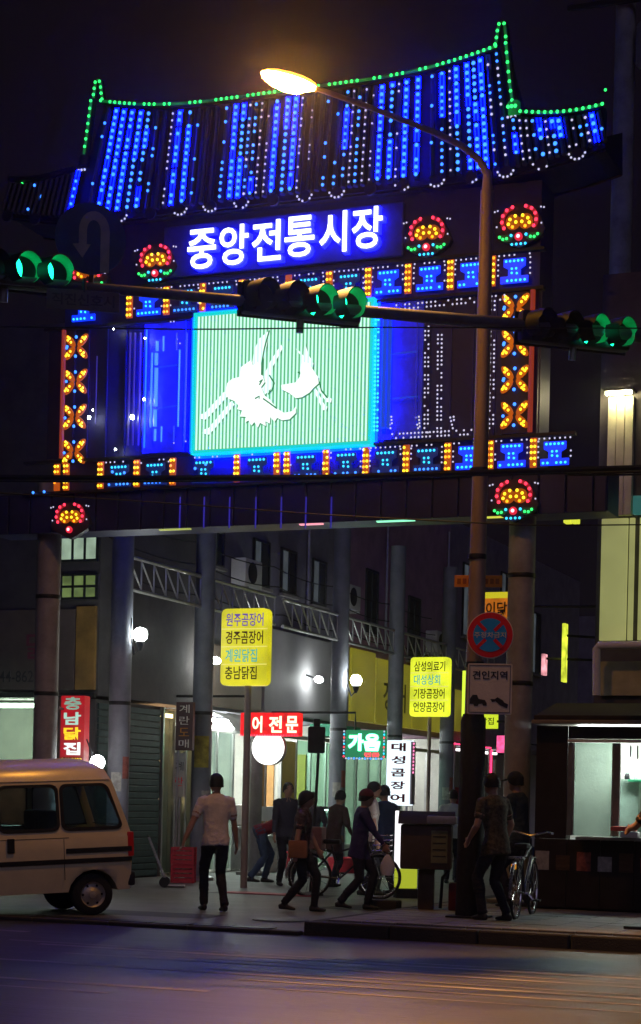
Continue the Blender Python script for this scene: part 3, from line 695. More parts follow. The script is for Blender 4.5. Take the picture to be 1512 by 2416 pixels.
m_ink = M('black_print', (0.03, 0.025, 0.03), 0.5, var=0.1)
bo = MB()
for a, b, c_, d in ((-pw / 2 + 0.02, -ph / 2 + 0.02, pw - 0.04, 0.006), (-pw / 2 + 0.02, ph / 2 - 0.026, pw - 0.04, 0.006), (-pw / 2 + 0.02, -ph / 2 + 0.026, 0.006, ph - 0.052), (pw / 2 - 0.026, -ph / 2 + 0.026, 0.006, ph - 0.052)): bo.box((a, -0.004, b), (a + c_, -0.001, b + d), mx)
bo.build('border_line', m_ink, tw)
text('견인지역', pw * 0.78, ph * 0.17, mx, 'lettering', m_ink, tw, bold=0.02, depth=0.003, y=-0.001, cz=ph * 0.27)
MB().prism([mx @ Vector((a * pw, -0.004, b * ph)) for a, b in ((-0.44, -0.30), (-0.44, -0.20), (-0.38, -0.12), (-0.28, -0.12), (-0.24, -0.20), (-0.10, -0.22), (-0.06, -0.28), (-0.06, -0.33), (-0.14, -0.33), (-0.16, -0.29), (-0.24, -0.30), (-0.26, -0.34), (-0.34, -0.34), (-0.36, -0.30))], mx.to_3x3() @ Vector((0, 0.003, 0))).build('truck_pictogram', m_ink, tw)
MB().prism([mx @ Vector((a * pw, -0.004, b * ph)) for a, b in ((0.02, -0.20), (0.06, -0.26), (0.14, -0.24), (0.24, -0.32), (0.40, -0.38), (0.42, -0.30), (0.33, -0.26), (0.30, -0.22), (0.18, -0.16), (0.12, -0.20))], mx.to_3x3() @ Vector((0, 0.003, 0))).build('car_pictogram', m_ink, tw)
for s_, z in ((sg, sg.location.z), (tw, tw.location.z + 0.12), (tw, tw.location.z - 0.15)):
    MB().tube([(lb.x, lb.y, z), s_.location + Vector((0, 0.03, z - s_.location.z))], 0.02, 6).build('bracket', m_steel, s_, True)
# small orange plate strapped to the pole
c = P(1128, 1371, D=lb.dot(LK) + 0.12); mx = facing(c, rad(14)); w_ = 112 * S * 21.3 / FPX
op = thing('street_name_plate', 'narrow orange plate strapped behind the lamp pole', 'sign plate', c)
MB().bbox((-w_ / 2, 0, -0.07), (w_ / 2, 0.012, 0.07), 0.004, mx).build('plate', M('orange_plate', (0.85, 0.32, 0.02), 0.5, var=0.12), op)
m_obrown = M('dark_orange_print', (0.45, 0.12, 0.01), 0.6)
for i in range(8):
    x = -w_ * 0.44 + i * w_ * 0.115
    MB().box((x, -0.004, -0.032), (x + w_ * 0.075, -0.001, 0.03), mx).build('faded_print', m_obrown, op)

# ================================================================ signal mast and traffic signals
m_sig = M('dark_signal_housing', (0.006, 0.007, 0.014), 0.6, 0.1, var=0.25, bump=0.05)
m_mast = M('dark_mast_paint', (0.10, 0.10, 0.13), 0.5, 0.3, var=0.3)
A_, B_ = P(-160, 645, D=17.8), P(1580, 798, D=19.9)
mast = thing('signal_mast', 'grey signal mast arm stretched over the road', 'mast', (B_.x, B_.y, 0.165))
MB().tube([A_, A_.lerp(B_, 0.5), B_], [0.045, 0.06, 0.085], 12).build('mast_arm', m_mast, mast, True)
MB().tube([(B_.x, B_.y, 0.165), (B_.x, B_.y, 1.2), (B_.x, B_.y, B_.z + 0.5)], [0.17, 0.15, 0.11], 14).build('mast_pole', m_steel, mast, True)
MB().bbox((B_.x - 0.3, B_.y - 0.3, 0.165), (B_.x + 0.3, B_.y + 0.3, 0.2), 0.01).build('base_plate', m_dark, mast)
mdir = (B_ - A_); mdir.z = 0; mdir.normalize()
e_sigl = E('green_signal_lens', (0.004, 0.6, 0.22), 11.0); e_off = M('unlit_lens', (0.03, 0.02, 0.02), 0.2, var=0.2)
m_visg = M('glow_painted_visor', (0.05, 0.45, 0.27), 0.35, var=0.2)  # lens glow put as green into the dark lining of lit visors
def signal(u, v, D, label, alpha):
    c = P(u, v, D=D)
    ax = Matrix.Rotation(alpha, 3, 'Z') @ RT; ax.z = 0; ax.normalize(); nr = Vector((ax.y, -ax.x, 0))
    mx = frame(c, ax, nr)
    t = thing('traffic_signal', label, 'traffic light', c, 'horizontal four-lamp traffic signals on the mast')
    MB().bbox((-0.64, 0.0, -0.17), (0.64, 0.16, 0.17), 0.05, mx).build('housing', m_sig, t, True)
    MB().bbox((-0.66, 0.165, -0.18), (0.66, 0.185, 0.18), 0.05, mx).build('back_plate', m_sig, t, True)
    MB().tube([mx @ Vector((0, 0.1, -0.17)), mx @ Vector((0, 0.12, -0.30))], 0.04, 8).build('hanger', m_steel, t, True)
    for i in range(4):
        x = -0.50 + 0.31 * i; lit = i >= 2
        lm = mx @ Matrix.Translation((x, 0.01, 0)) @ Matrix.Rotation(rad(29), 4, 'Z') @ Matrix.Rotation(rad(90), 4, 'X')
        MB().lathe([(0.001, 0.03), (0.06, 0.026), (0.11, 0.012), (0.135, 0.002)], 20, lm, False).build('lens', e_sigl if lit else e_off, t, True)
        vis = MB(); n = 24; vs = []
        for rr, dp in ((0.155, 0.0), (0.16, 0.10), (0.158, 0.21), (0.150, 0.21), (0.150, 0.10), (0.146, 0.0)):
            for k in range(n + 1):
                a = rad(-58 + 296 * k / n)
                sh = dp * (1.0 if k in range(6, 19) else 0.85)
                vs.append(lm @ Vector((rr * math.cos(a), rr * math.sin(a), sh)))
        vis.add(vs, [(j * (n + 1) + k, j * (n + 1) + k + 1, (j + 1) * (n + 1) + k + 1, (j + 1) * (n + 1) + k) for j in range(3) for k in range(n)])
        vo = vis.build('visor', m_sig, t, True)
        MB().add(vs[3 * (n + 1):], [(j * (n + 1) + k, j * (n + 1) + k + 1, (j + 1) * (n + 1) + k + 1, (j + 1) * (n + 1) + k) for j in range(2) for k in range(n)]).build('visor_lining', m_visg if lit else m_sig, vo, True)
    return t
signal(14, 634, 18.0, 'lit green traffic signal beside the U-turn sign', rad(17))
signal(716, 710, 18.75, 'lit green traffic signal hanging before the crane screen', rad(17))
signal(1362, 778, 19.55, 'lit green traffic signal at the mast end by the amber column', rad(17))
# U-turn sign and plate on the mast
c = P(214, 563, D=18.3); mx = frame(c, Matrix.Rotation(rad(16), 3, 'Z') @ RT, Matrix.Rotation(rad(16), 3, 'Z') @ -LK)
ut = thing('u_turn_sign', 'large round blue U-turn sign with white hooked arrow above the mast', 'road sign', c)
m_ub = M('dim_blue_sign', (0.02, 0.05, 0.16), 0.5, var=0.3); m_uw = M('weathered_white_arrow', (0.34, 0.33, 0.30), 0.6, var=0.25)
R_ = 0.36
MB().prism(*disc(R_, 0, 0.015)).build('plate', m_ub, ut)
ar = []
for k in range(13):
    a = rad(180 - 180 * k / 12); ar.append((0.035 + 0.155 * math.cos(a), 0.08 + 0.2 * math.sin(a)))
ar += [(0.19, -0.33), (0.10, -0.33)]
for k in range(13):
    a = rad(0 + 180 * k / 12); ar.append((0.03 + 0.07 * math.cos(a), 0.08 + 0.11 * math.sin(a)))
ar += [(-0.04, -0.06), (0.0, -0.06), (-0.08, -0.2), (-0.18, -0.07), (-0.12, -0.06)]
MB().prism([mx @ Vector((a, -0.004, b)) for a, b in ar], mx.to_3x3() @ Vector((0, 0.003, 0))).build('u_turn_arrow', m_uw, ut)
MB().tube([c + Vector((0, 0.03, -0.3)), c + Vector((0, 0.03, -0.72))], 0.025, 8).build('post', m_dark, ut, True)
c = P(196, 708, D=18.1); mx = frame(c, Matrix.Rotation(rad(10), 3, 'Z') @ RT, Matrix.Rotation(rad(10), 3, 'Z') @ -LK)
pl = thing('supplementary_plate', 'grey plate with dark Korean lettering hanging below the mast arm', 'sign plate', c)
MB().bbox((-0.36, 0, -0.1), (0.36, 0.012, 0.1), 0.006, mx).build('plate', M('grey_plate', (0.13, 0.11, 0.10), 0.6, var=0.2), pl)
text('직진신호시', 0.62, 0.12, mx, 'lettering', m_ink, pl, bold=0.02, depth=0.003, y=-0.001)
MB().tube([c + Vector((0, 0.02, 0.08)), c + Vector((0, 0.02, 0.22))], 0.02, 6).build('hanger', m_dark, pl, True)

# ================================================================ overhead cables
def cable(pts, D0, D1, r, label, sag=0.0):
    n = 24; out = []
    for i in range(n + 1):
        t = i / n; u = pts[0][0] + (pts[-1][0] - pts[0][0]) * t
        for (ua, va), (ub, vb) in zip(pts[:-1], pts[1:]):
            if ua <= u <= ub + 1e-6: v = va + (vb - va) * (u - ua) / (ub - ua); break
        out.append(P(u, v + sag * 4 * t * (1 - t), D=D0 + (D1 - D0) * t))
    o = MB().tube(out, r, 6).build('overhead_cable', m_black, None, True)
    tag(o, label, 'cable', 'black cables strung over the road'); return o
cable([(-200, 1125), (300, 1128), (760, 1126), (1200, 1112), (1700, 1098)], 17, 17, 0.028, 'thickest black overhead cable crossing below the crane screen')
cable([(-200, 1133), (300, 1136), (760, 1130), (1200, 1118), (1700, 1110)], 17.4, 17.2, 0.014, 'thin black cable bundled under the thickest overhead cable')
cable([(-200, 768), (460, 777), (900, 772), (1700, 775)], 16, 19, 0.007, 'thin black cable crossing the top of the crane screen')
cable([(-200, 1152), (300, 1180), (760, 1214), (1250, 1240), (1700, 1236)], 18, 20, 0.008, 'thin sagging cable crossing the dark gate fascia')
cable([(1340, 1120), (1430, 1120), (1700, 1118)], 19, 21, 0.012, 'short cable running to the lit pilaster')
# ================================================================ market street buildings (left side of the street)
FX = -15.0
m_wallA = M('grey_blue_render', (0.20, 0.19, 0.25), 0.8, var=0.25, scale=2)
m_wallB = M('mauve_render', (0.42, 0.25, 0.36), 0.8, var=0.25, scale=2)
m_wallC = M('dusky_render', (0.28, 0.25, 0.32), 0.8, var=0.3, scale=2)
m_wallF = M('dark_render', (0.10, 0.09, 0.09), 0.8, var=0.35, scale=2)
m_int = M('pale_interior_paint', (0.72, 0.72, 0.66), 0.7, var=0.12, scale=3)
m_floor = M('shop_floor_tile', (0.35, 0.34, 0.31), 0.5, var=0.2)
m_frame = M('dark_window_frame', (0.05, 0.055, 0.06), 0.4, 0.4)
g_clear = glass('clear_glass', (0.82, 0.92, 0.88), 0.82)
g_green = glass('greenish_glass', (0.70, 0.92, 0.80), 0.8)
e_win = E('pale_lit_window', (0.62, 0.85, 0.62), 0.42, var=0.35, scale=3)
e_wing = E('green_lit_window', (0.36, 0.52, 0.16), 0.30, var=0.4, scale=3)
e_windim = E('dim_lit_window', (0.40, 0.48, 0.55), 0.10, light=False, var=0.4, scale=3)
e_tube = E('shop_tube_light', (0.92, 1.0, 0.93), 70.0)
e_warm = E('warm_bulb', (1.0, 0.62, 0.30), 9.0)

def window_x(parent, y0, y1, z0, z1, mat, nv=2, X=FX):
    """a window in a wall whose face is at X (looks along +X): frame, panes, sill"""
    w = MB()
    t = 0.05
    w.box((X, y0, z0), (X + 0.05, y1, z0 + t)).box((X, y0, z1 - t), (X + 0.05, y1, z1))
    for i in range(nv + 1):
        y = y0 + (y1 - y0 - t) * i / nv; w.box((X, y, z0 + t + 0.001), (X + 0.05, y + t, z1 - t - 0.001))
    f = w.build('window', m_frame, parent)
    for i in range(nv):
        a = y0 + (y1 - y0 - t) * i / nv + t; b = y0 + (y1 - y0 - t) * (i + 1) / nv
        MB().box((X + 0.006, a + 0.001, z0 + t + 0.001), (X + 0.02, b - 0.001, z1 - t - 0.001)).build('pane', mat if (i % 2 == 0 or mat is not e_windim) else m_frame, f)
    MB().box((X + 0.001, y0 - 0.05, z0 - 0.06), (X + 0.1, y1 + 0.05, z0 - 0.004)).build('sill', m_conc, f)
def window_y(parent, x0, x1, z0, z1, mat, nv=3, nh=1, Y=27.0):
    w = MB(); t = 0.04
    for j in range(nh + 1):
        z = z0 + (z1 - z0 - t) * j / nh; w.box((x0, Y - 0.05, z), (x1, Y - 0.001, z + t))
    f = None
    for i in range(nv + 1):
        x = x0 + (x1 - x0 - t) * i / nv
        for j in range(nh):
            za = z0 + (z1 - z0 - t) * j / nh + t + 0.001; zb = z0 + (z1 - z0 - t) * (j + 1) / nh - 0.001
            w.box((x, Y - 0.049, za), (x + t, Y - 0.002, zb))
    f = w.build('window', m_frame, parent)
    for i in range(nv):
        for j in range(nh):
            a = x0 + (x1 - x0 - t) * i / nv + t; b = x0 + (x1 - x0 - t) * (i + 1) / nv
            za = z0 + (z1 - z0 - t) * j / nh + t + 0.001; zb = z0 + (z1 - z0 - t) * (j + 1) / nh - 0.001
            MB().box((a + 0.001, Y - 0.03, za), (b - 0.001, Y - 0.015, zb)).build('pane', mat, f)

# --- building A: corner block
bA = thing('corner_building', 'dark corner building with pale green lit windows beside the gate column', 'building', (-17, 27, 0.03))
MB().box((-24, 27.0, 3.16), (FX, 30.9, 9.5)).build('upper_wall', m_wallF, bA)
window_y(bA, -15.78, -14.98 - 0.05, 5.42, 6.2, e_win, 3, 1)
window_y(bA, -15.75, -14.98 - 0.05, 4.78, 5.22, e_wing, 3, 2)
MB().box((-24, 26.9, 3.12), (-15.02, 26.98, 3.2)).build('canopy_edge', m_dark, bA)
MB().bbox((-17.8, 26.93, 3.25), (-15.42, 26.99, 4.62), 0.01).build('signboard', M('brown_signboard', (0.16, 0.12, 0.10), 0.6, var=0.3, scale=1.5), bA)
MB().bbox((-15.40, 26.92, 3.25), (-15.03, 26.99, 4.66), 0.01).build('banner_panel', M('orange_yellow_banner', (0.42, 0.24, 0.06), 0.6, var=0.5, scale=1.2), bA)
mx = frame((-16.4, 26.93, 4.0), (1, 0, 0), (0, -1, 0))
text('닭', 0.42, 0.45, mx, 'faded_lettering', M('faded_red_print', (0.26, 0.05, 0.09), 0.6), bA, bold=0.01, depth=0.004, y=-0.002, cx=0.25)
text('244-8623', 0.9, 0.2, mx, 'faded_lettering', M('faded_dark_print', (0.06, 0.05, 0.05), 0.6), bA, bold=0.01, depth=0.004, y=-0.002, cx=-0.15, cz=-0.52)
# ground floor of A
MB().box((-24, 30.0, 0.031), (-15.9, 30.1, 3.15)).build('back_wall', m_int, bA)
MB().box((-24, 27.1, 0.031), (-15.9, 29.99, 0.05)).build('shop_floor', m_floor, bA)
MB().box((-15.9, 27.02, 0.031), (-15.72, 30.1, 3.15)).build('side_wall', m_wallF, bA)
MB().bbox((-19.5, 28.2, 3.02), (-16.4, 28.3, 3.09), 0.01).build('ceiling_tube', E('dim_shop_tube', (0.9, 1.0, 0.8), 45.0), bA)
MB().box((-24, 27.02, 1.93), (-15.92, 27.12, 2.04)).build('transom', m_frame, bA)
for x in (-16.32, -17.4, -18.6): MB().box((x, 27.03, 0.05), (x + 0.06, 27.11, 1.92)).build('door_post', m_frame, bA)
MB().box((-24, 27.05, 2.05), (-15.92, 27.07, 3.14)).build('shop_glass', g_clear, bA)
MB().bbox((-17.9, 28.6, 0.9), (-16.45, 29.2, 1.75), 0.05).build('display_case', M('reddish_display', (0.25, 0.08, 0.04), 0.5, var=0.5), bA)
# street side of A: teal shutter and glazed display
sh = M('teal_shutter', (0.05, 0.085, 0.085), 0.6, 0.2, var=0.3)
MB().box((-15.7, 27.05, 0.031), (-15.06, 29.45, 3.1)).build('shutter_core', m_wallF, bA)
for i in range(26): MB().bbox((FX - 0.055, 27.1, 0.06 + i * 0.115), (FX - 0.02, 29.4, 0.165 + i * 0.115), 0.012).build('shutter_slat', sh, bA)
MB().box((-15.7, 29.46, 0.031), (-15.60, 30.88, 3.1)).build('display_back', m_int, bA)
for y in (29.46, 29.95, 30.4, 30.82): MB().box((FX - 0.06, y, 0.04), (FX, y + 0.06, 3.1)).build('door_post', m_alu, bA)
MB().box((FX - 0.035, 29.53, 0.1), (FX - 0.02, 30.81, 3.05)).build('shop_glass', g_clear, bA)
MB().bbox((-15.4, 29.6, 2.95), (-15.3, 30.7, 3.02), 0.01).build('display_tube', e_warm, bA)
for y, z in ((29.75, 2.15), (29.85, 1.4)): MB().ball((-15.25, y, z), 0.05, 8, 6).build('warm_bulb', e_warm, bA, True)

# --- building B: bright eel restaurant, then C, D further down the street
def shop_row(name, label, y0, y1, top, mat, fascia_z=3.16):
    b = thing(name, label, 'building', (-17, (y0 + y1) / 2, 0.03))
    MB().box((-24, y0 + 0.002, fascia_z), (FX, y1 - 0.002, top)).build('upper_wall', mat, b)
    MB().box((-18.6, y0 + 0.01, 0.031), (-18.5, y1 - 0.01, fascia_z - 0.01)).build('back_wall', m_int, b)
    MB().box((-18.49, y0 + 0.12, 0.031), (FX, y1 - 0.12, 0.06)).build('shop_floor', m_floor, b)
    for y in (y0 + 0.01, y1 - 0.11): MB().box((-18.49, y, 0.031), (FX - 0.01, y + 0.1, fascia_z - 0.01)).build('party_wall', m_int, b)
    return b
bB = shop_row('eel_restaurant_building', 'grey blue building with brightly lit glass-fronted eel restaurant below', 30.9, 38.4, 9.3, m_wallA)
bC = shop_row('green_shop_building', 'mauve building above the green neon restaurant', 38.4, 45.9, 10.5, m_wallB)
bD = shop_row('far_street_building', 'dusky building at the far end of the market street', 45.9, 60, 9.0, m_wallC)
for y0, y1, z0, z1 in ((31.2, 31.8, 5.9, 6.6), (33.2, 34.0, 5.75, 6.7), (34.6, 35.4, 5.75, 6.7), (36.3, 37.1, 5.7, 6.7)): window_x(bB, y0, y1, z0, z1, e_windim)
for y0, y1, z0, z1 in ((39.6, 40.4, 5.4, 6.9), (42.6, 43.5, 5.0, 6.6)): window_x(bC, y0, y1, z0, z1, m_frame)
for y0, y1, z0, z1 in ((50.6, 51.6, 6.2, 8.2), (47, 48, 6, 8), (54, 55, 5.5, 7.4)): window_x(bD, y0, y1, z0, z1, e_windim)
# restaurant B: posts, glass, doors, lights
for y in (31.05, 31.75, 32.5, 33.3, 34.1, 34.9, 35.7, 36.5, 37.4, 38.2): MB().box((FX - 0.07, y, 0.061), (FX, y + 0.06, 2.75)).build('door_post', m_alu, bB)
MB().box((FX - 0.08, 31.03, 2.76), (FX + 0.01, 38.28, 2.84)).build('door_head', m_alu, bB)
for y0, y1 in ((31.12, 31.74), (31.82, 32.49), (35.77, 36.49), (36.57, 37.39), (37.47, 38.19)): MB().box((FX - 0.04, y0, 0.1), (FX - 0.03, y1, 2.74)).build('shop_glass', g_clear if y0 < 34 else g_green, bB)
m_od = M('orange_door_panel', (0.62, 0.33, 0.12), 0.55, var=0.12); m_yd = M('yellow_door_panel', (0.68, 0.50, 0.12), 0.55, var=0.12)
d1 = MB().bbox((FX - 0.05, 33.37, 0.95), (FX - 0.02, 34.09, 2.7), 0.01).build('door_panel', m_od, bB); MB().box((FX - 0.02, 33.45, 1.5), (FX + 0.01, 33.49, 1.8)).build('handle', m_alu, d1)
MB().bbox((FX - 0.05, 34.97, 0.95), (FX - 0.02, 35.69, 2.7), 0.01).build('door_panel', m_yd, bB)
for x, ya, yb in ((-15.9, 31.3, 37.9), (-17.2, 31.3, 37.9)):
    for i in range(4):
        y = ya + (yb - ya) * i / 4; MB().bbox((x - 0.05, y, 3.02), (x + 0.05, y + 1.2, 3.09), 0.01).build('ceiling_tube', e_tube, bB)
m_cnt = M('steel_counter', (0.5, 0.5, 0.48), 0.4, 0.5); 
MB().bbox((-15.7, 32.6, 0.06), (-15.1, 35.9, 0.85), 0.02).build('counter', m_cnt, bB); MB().bbox((-15.75, 32.5, 0.86), (-15.05, 36.0, 0.92), 0.02).build('counter_top', m_white, bB)
for i in range(5): MB().bbox((-18.4, 31.4 + i * 1.3, 0.9 + 0.2 * (i % 2)), (-18.0, 32.3 + i * 1.3, 2.0), 0.02).build('wall_cabinet', M('cabinet_%d' % i, random.choice([(0.5, 0.5, 0.45), (0.3, 0.35, 0.3), (0.55, 0.45, 0.3)]), 0.5), bB)
MB().bbox((-15.5, 33.0, 0.93), (-15.15, 33.9, 1.35), 0.03).build('glass_case', m_white, bB)
MB().bbox((-15.04, 33.45, 1.02), (-14.99, 34.6, 1.32), 0.01).build('menu_strip', m_white, bB)
# panels on the end wall of the restaurant and goods in view
for u, m_, wd in ((615, m_od, 0.62), (693, m_yd, 0.55)):
    q_ = P(u, 1830, Y=38.2); MB().bbox((q_.x - wd / 2, 38.22, 0.9), (q_.x + wd / 2, 38.27, 2.5), 0.01).build('wall_panel', m_, bB)
# awning of B
MB().bbox((-14.72, 31.2, 2.86), (-14.64, 32.6, 2.92), 0.01).build('awning_tube', e_tube, bB)
aw = MB(); ys = [31.0 + 0.25 * i for i in range(11)]
vs = []
for y in ys:
    for x, z in ((FX, 3.12), (-14.75, 3.08), (-14.45, 2.95), (-14.28, 2.74)): vs.append((x, y, z + 0.02 * math.sin(y * 9)))
aw.add(vs, [(i * 4 + k, i * 4 + k + 1, i * 4 + 5 + k, i * 4 + 4 + k) for i in range(10) for k in range(3)])
aw.build('awning', M('white_awning_vinyl', (0.62, 0.62, 0.6), 0.6, var=0.2), bB, True)
g_ = MB().box((FX + 0.001, 36.4, 2.86), (-14.5, 38.2, 3.12)).build('green_canopy', M('green_canopy_vinyl', (0.03, 0.28, 0.16), 0.5), bB)
# signboards over the shops
MB().bbox((FX + 0.004, 33.6, 3.22), (FX + 0.16, 38.3, 4.95), 0.02).build('signboard', M('grey_signboard', (0.32, 0.31, 0.33), 0.6, var=0.2, scale=0.8), bB)
MB().bbox((FX + 0.004, 31.0, 3.22), (FX + 0.12, 33.55, 4.4), 0.02).build('signboard', M('tan_signboard', (0.32, 0.24, 0.19), 0.6, var=0.25, scale=0.8), bB)
m_ysb = E('yellow_signboard_painted_glow', (0.62, 0.55, 0.03), 0.20, var=0.35, scale=0.8, base=(0.55, 0.5, 0.06))  # floodlight falling on the yellow boards, painted in as a faint glow
for y0, y1, z0, z1, b in ((38.5, 40.05, 3.3, 4.95, bC), (40.1, 42.7, 3.3, 4.85, bC), (42.75, 45.85, 3.3, 4.6, bC), (46.0, 48.5, 3.4, 4.5, bD)):
    MB().bbox((FX + 0.004, y0, z0), (FX + 0.14, y1, z1), 0.02).build('signboard', m_ysb, b)
mx = frame((FX + 0.142, 41.4, 4.0), (0, 1, 0), (1, 0, 0))
text('장어', 1.6, 0.7, mx, 'faded_lettering', M('faded_olive_print', (0.20, 0.18, 0.03), 0.6), bC, bold=0.01, depth=0.004, y=-0.001)
# restaurant C
for y in (38.55, 39.3, 40.1, 40.9, 41.7, 42.5, 43.3, 44.4, 45.7): MB().box((FX - 0.07, y, 0.061), (FX, y + 0.06, 2.75)).build('door_post', m_alu, bC)
MB().box((FX - 0.08, 38.5, 2.76), (FX + 0.01, 45.8, 2.84)).build('door_head', m_alu, bC)
for y0, y1 in ((38.62, 39.29), (39.37, 40.09), (40.17, 40.89), (40.97, 41.69), (41.77, 42.49)): MB().box((FX - 0.04, y0, 0.1), (FX - 0.03, y1, 2.74)).build('shop_glass', g_green, bC)
for i in range(4): MB().bbox((-16.5, 38.8 + i * 1.75, 3.02), (-16.4, 40.0 + i * 1.75, 3.09), 0.01).build('ceiling_tube', e_tube, bC)
for i in range(5): MB().bbox((-18.4, 38.9 + i * 1.3, 0.1), (-17.9, 39.8 + i * 1.3, 1.9), 0.02).build('wall_cabinet', m_brown if i % 2 else m_white, bC)
MB().bbox((-15.8, 43.4, 0.06), (-15.2, 45.6, 0.9), 0.02).build('counter', m_white, bC)
# far shops D
for y in (46.1, 47.6, 49, 50.5, 52, 54, 56, 58): MB().box((FX - 0.07, y, 0.061), (FX, y + 0.06, 2.75)).build('door_post', m_alu, bD)
for i in range(4): MB().bbox((-16.5, 46.6 + i * 2.4, 3.02), (-16.4, 48.2 + i * 2.4, 3.09), 0.01).build('ceiling_tube', E('far_tube_%d' % i, (1.0, 0.95, 0.9), 4.0), bD)
MB().bbox((FX - 0.03, 46.6, 0.1), (FX + 0.03, 49.4, 1.9), 0.02).build('red_curtain', M('red_curtain', (0.35, 0.05, 0.06), 0.8, var=0.4, stretch=(1, 6, 1)), bD)
for y in (46.3, 49.6): MB().tube([(FX + 0.1, y, 0.06), (FX + 0.1, y, 3.1)], 0.05, 8).build('steel_post', m_alu, bD, True)
MB().tube([(FX + 0.16, 45.95, 3.05), (FX + 0.16, 49.5, 3.05)], 0.02, 6).build('red_neon', E('red_neon', (1, 0.03, 0.12), 3.0), bD, True)
MB().tube([(FX + 0.18, 49.5, 2.1), (FX + 0.18, 49.5, 3.0)], 0.025, 6).build('red_neon', bpy.data.materials['red_neon'], bD, True)
# end of the street and right-hand row
bE = thing('end_building', 'dark building closing the end of the market street', 'building', (-10, 62, 0.03))
MB().box((-16, 61.5, 0.031), (0, 66, 8)).build('wall', m_wallC, bE)
for i in range(5): window_y(bE, -14.5 + i * 2.2, -13.2 + i * 2.2, 4.4, 5.8, e_windim if i != 1 else e_win, 2, 1, 61.5)
MB().bbox((-14.5, 61.2, 2.6), (-4, 61.5, 3.3), 0.02).build('signboard', m_ysb, bE)
bR = thing('right_row_building', 'dark building on the right side of the market street', 'building', (-3.5, 40, 0.165))
MB().box((-5.6, 29.2, 0.146), (-1, 60, 7.6)).build('wall', m_wallF, bR)
for i in range(4): MB().bbox((-5.68, 30 + i * 5, 2.4), (-5.602, 33.5 + i * 5, 3.1), 0.02).build('signboard', m_ysb if i % 2 else m_wallB, bR)

# ================================================================ arcade columns and trusses
m_ac = M('arcade_column_paint', (0.21, 0.22, 0.26), 0.55, var=0.3, scale=2)
m_post = [M('yellow_poster', (0.45, 0.36, 0.05), 0.7, var=0.5, scale=9), M('paper_poster', (0.42, 0.41, 0.38), 0.8, var=0.5, scale=12), M('faded_red_poster', (0.34, 0.10, 0.08), 0.8, var=0.6, scale=10)]
cols = [(25.66, 'arcade column with a globe wall lamp, next to the gate column'), (28.69, 'arcade column beside the glazed display doors'), (35.18, 'arcade column standing before the green neon restaurant'), (38.64, 'arcade column before the yellow signboards'), (42.43, 'arcade column farthest down the market street')]
for y, lab in cols:
    t = thing('arcade_column', lab, 'column', (-13.85, y, 0.03), 'columns of the market arcade')
    MB().lathe([(0.175, 0), (0.175, 7.2)], 18, Matrix.Translation((-13.85, y, 0.03))).build('shaft', m_ac, t, True)
    MB().lathe([(0.26, 0.0), (0.26, 0.06), (0.18, 0.09)], 18, Matrix.Translation((-13.85, y, 0.031))).build('foot', m_steel, t, True)
    MB().lathe([(0.178, -0.03), (0.182, 0), (0.178, 0.03)], 18, Matrix.Translation((-13.85, y, 2.95)), False).build('clamp_band', m_dark, t, True)
    for a0, a1, z0, z1, mt in (((-110, -20, 2.0, 2.55, m_post[0]), (-60, 0, 1.3, 1.6, m_post[1])) if y == 28.69 else ((-100, -45, 1.55, 1.85, m_post[1]), (-40, 5, 1.75, 2.1, m_post[2]))):
        n_ = 8; q_ = [(-13.85 + 0.1765 * math.cos(rad(a0 + (a1 - a0) * k / n_)), y + 0.1765 * math.sin(rad(a0 + (a1 - a0) * k / n_))) for k in range(n_ + 1)]
        MB().add([(a, b, z) for z in (z0, z1) for a, b in q_], [(k, k + 1, n_ + 2 + k, n_ + 1 + k) for k in range(n_)]).build('poster', mt, t, True)
yy = [25.66, 28.69, 31.93, 35.18, 38.64, 42.43, 46.5]
labs = ['steel lattice truss spanning from the globe-lamp column', 'steel lattice truss passing above the yellow menu sign', 'steel lattice truss ending at the neon restaurant column', 'steel lattice truss over the yellow signboards', 'steel lattice truss behind the bright yellow menu sign', 'farthest steel lattice truss of the arcade']
m_truss = M('truss_steel', (0.5, 0.5, 0.52), 0.4, 0.6, var=0.2)
for (ya, yb), lab in zip(zip(yy[:-1], yy[1:]), labs):
    t = thing('arcade_truss', lab, 'truss', (-13.85, (ya + yb) / 2, 4.75), 'trusses of the market arcade')
    a, b = ya + 0.2, yb - 0.2
    za, zb_ = 4.80, 5.32
    MB().tube([(-13.85, a, za), (-13.85, b, za)], 0.033, 8).build('bottom_chord', m_truss, t, True)
    MB().tube([(-13.85, a, zb_), (-13.85, b, zb_)], 0.033, 8).build('top_chord', m_truss, t, True)
    n_ = 6
    for i in range(n_):
        y0 = a + (b - a) * i / n_; y1 = a + (b - a) * (i + 1) / n_
        MB().tube([(-13.85, y0, zb_ - 0.034), (-13.85, y1, za + 0.034)], 0.017, 6).build('diagonal', m_truss, t, True)
        MB().tube([(-13.85, y1, za + 0.034), (-13.85, y1, zb_ - 0.034)], 0.015, 6).build('upright', m_truss, t, True)
# short concrete pillar before the restaurant
t = thing('concrete_pillar', 'short grey concrete pillar before the bright restaurant', 'pillar', (-14.1, 31.55, 0.03))
MB().lathe([(0.15, 0), (0.14, 2.95)], 16, Matrix.Translation((-14.1, 31.55, 0.03))).build('shaft', m_conc, t, True)
MB().bbox((-14.35, 31.3, 0.031), (-13.85, 31.8, 0.1), 0.02).build('foot', m_conc, t)

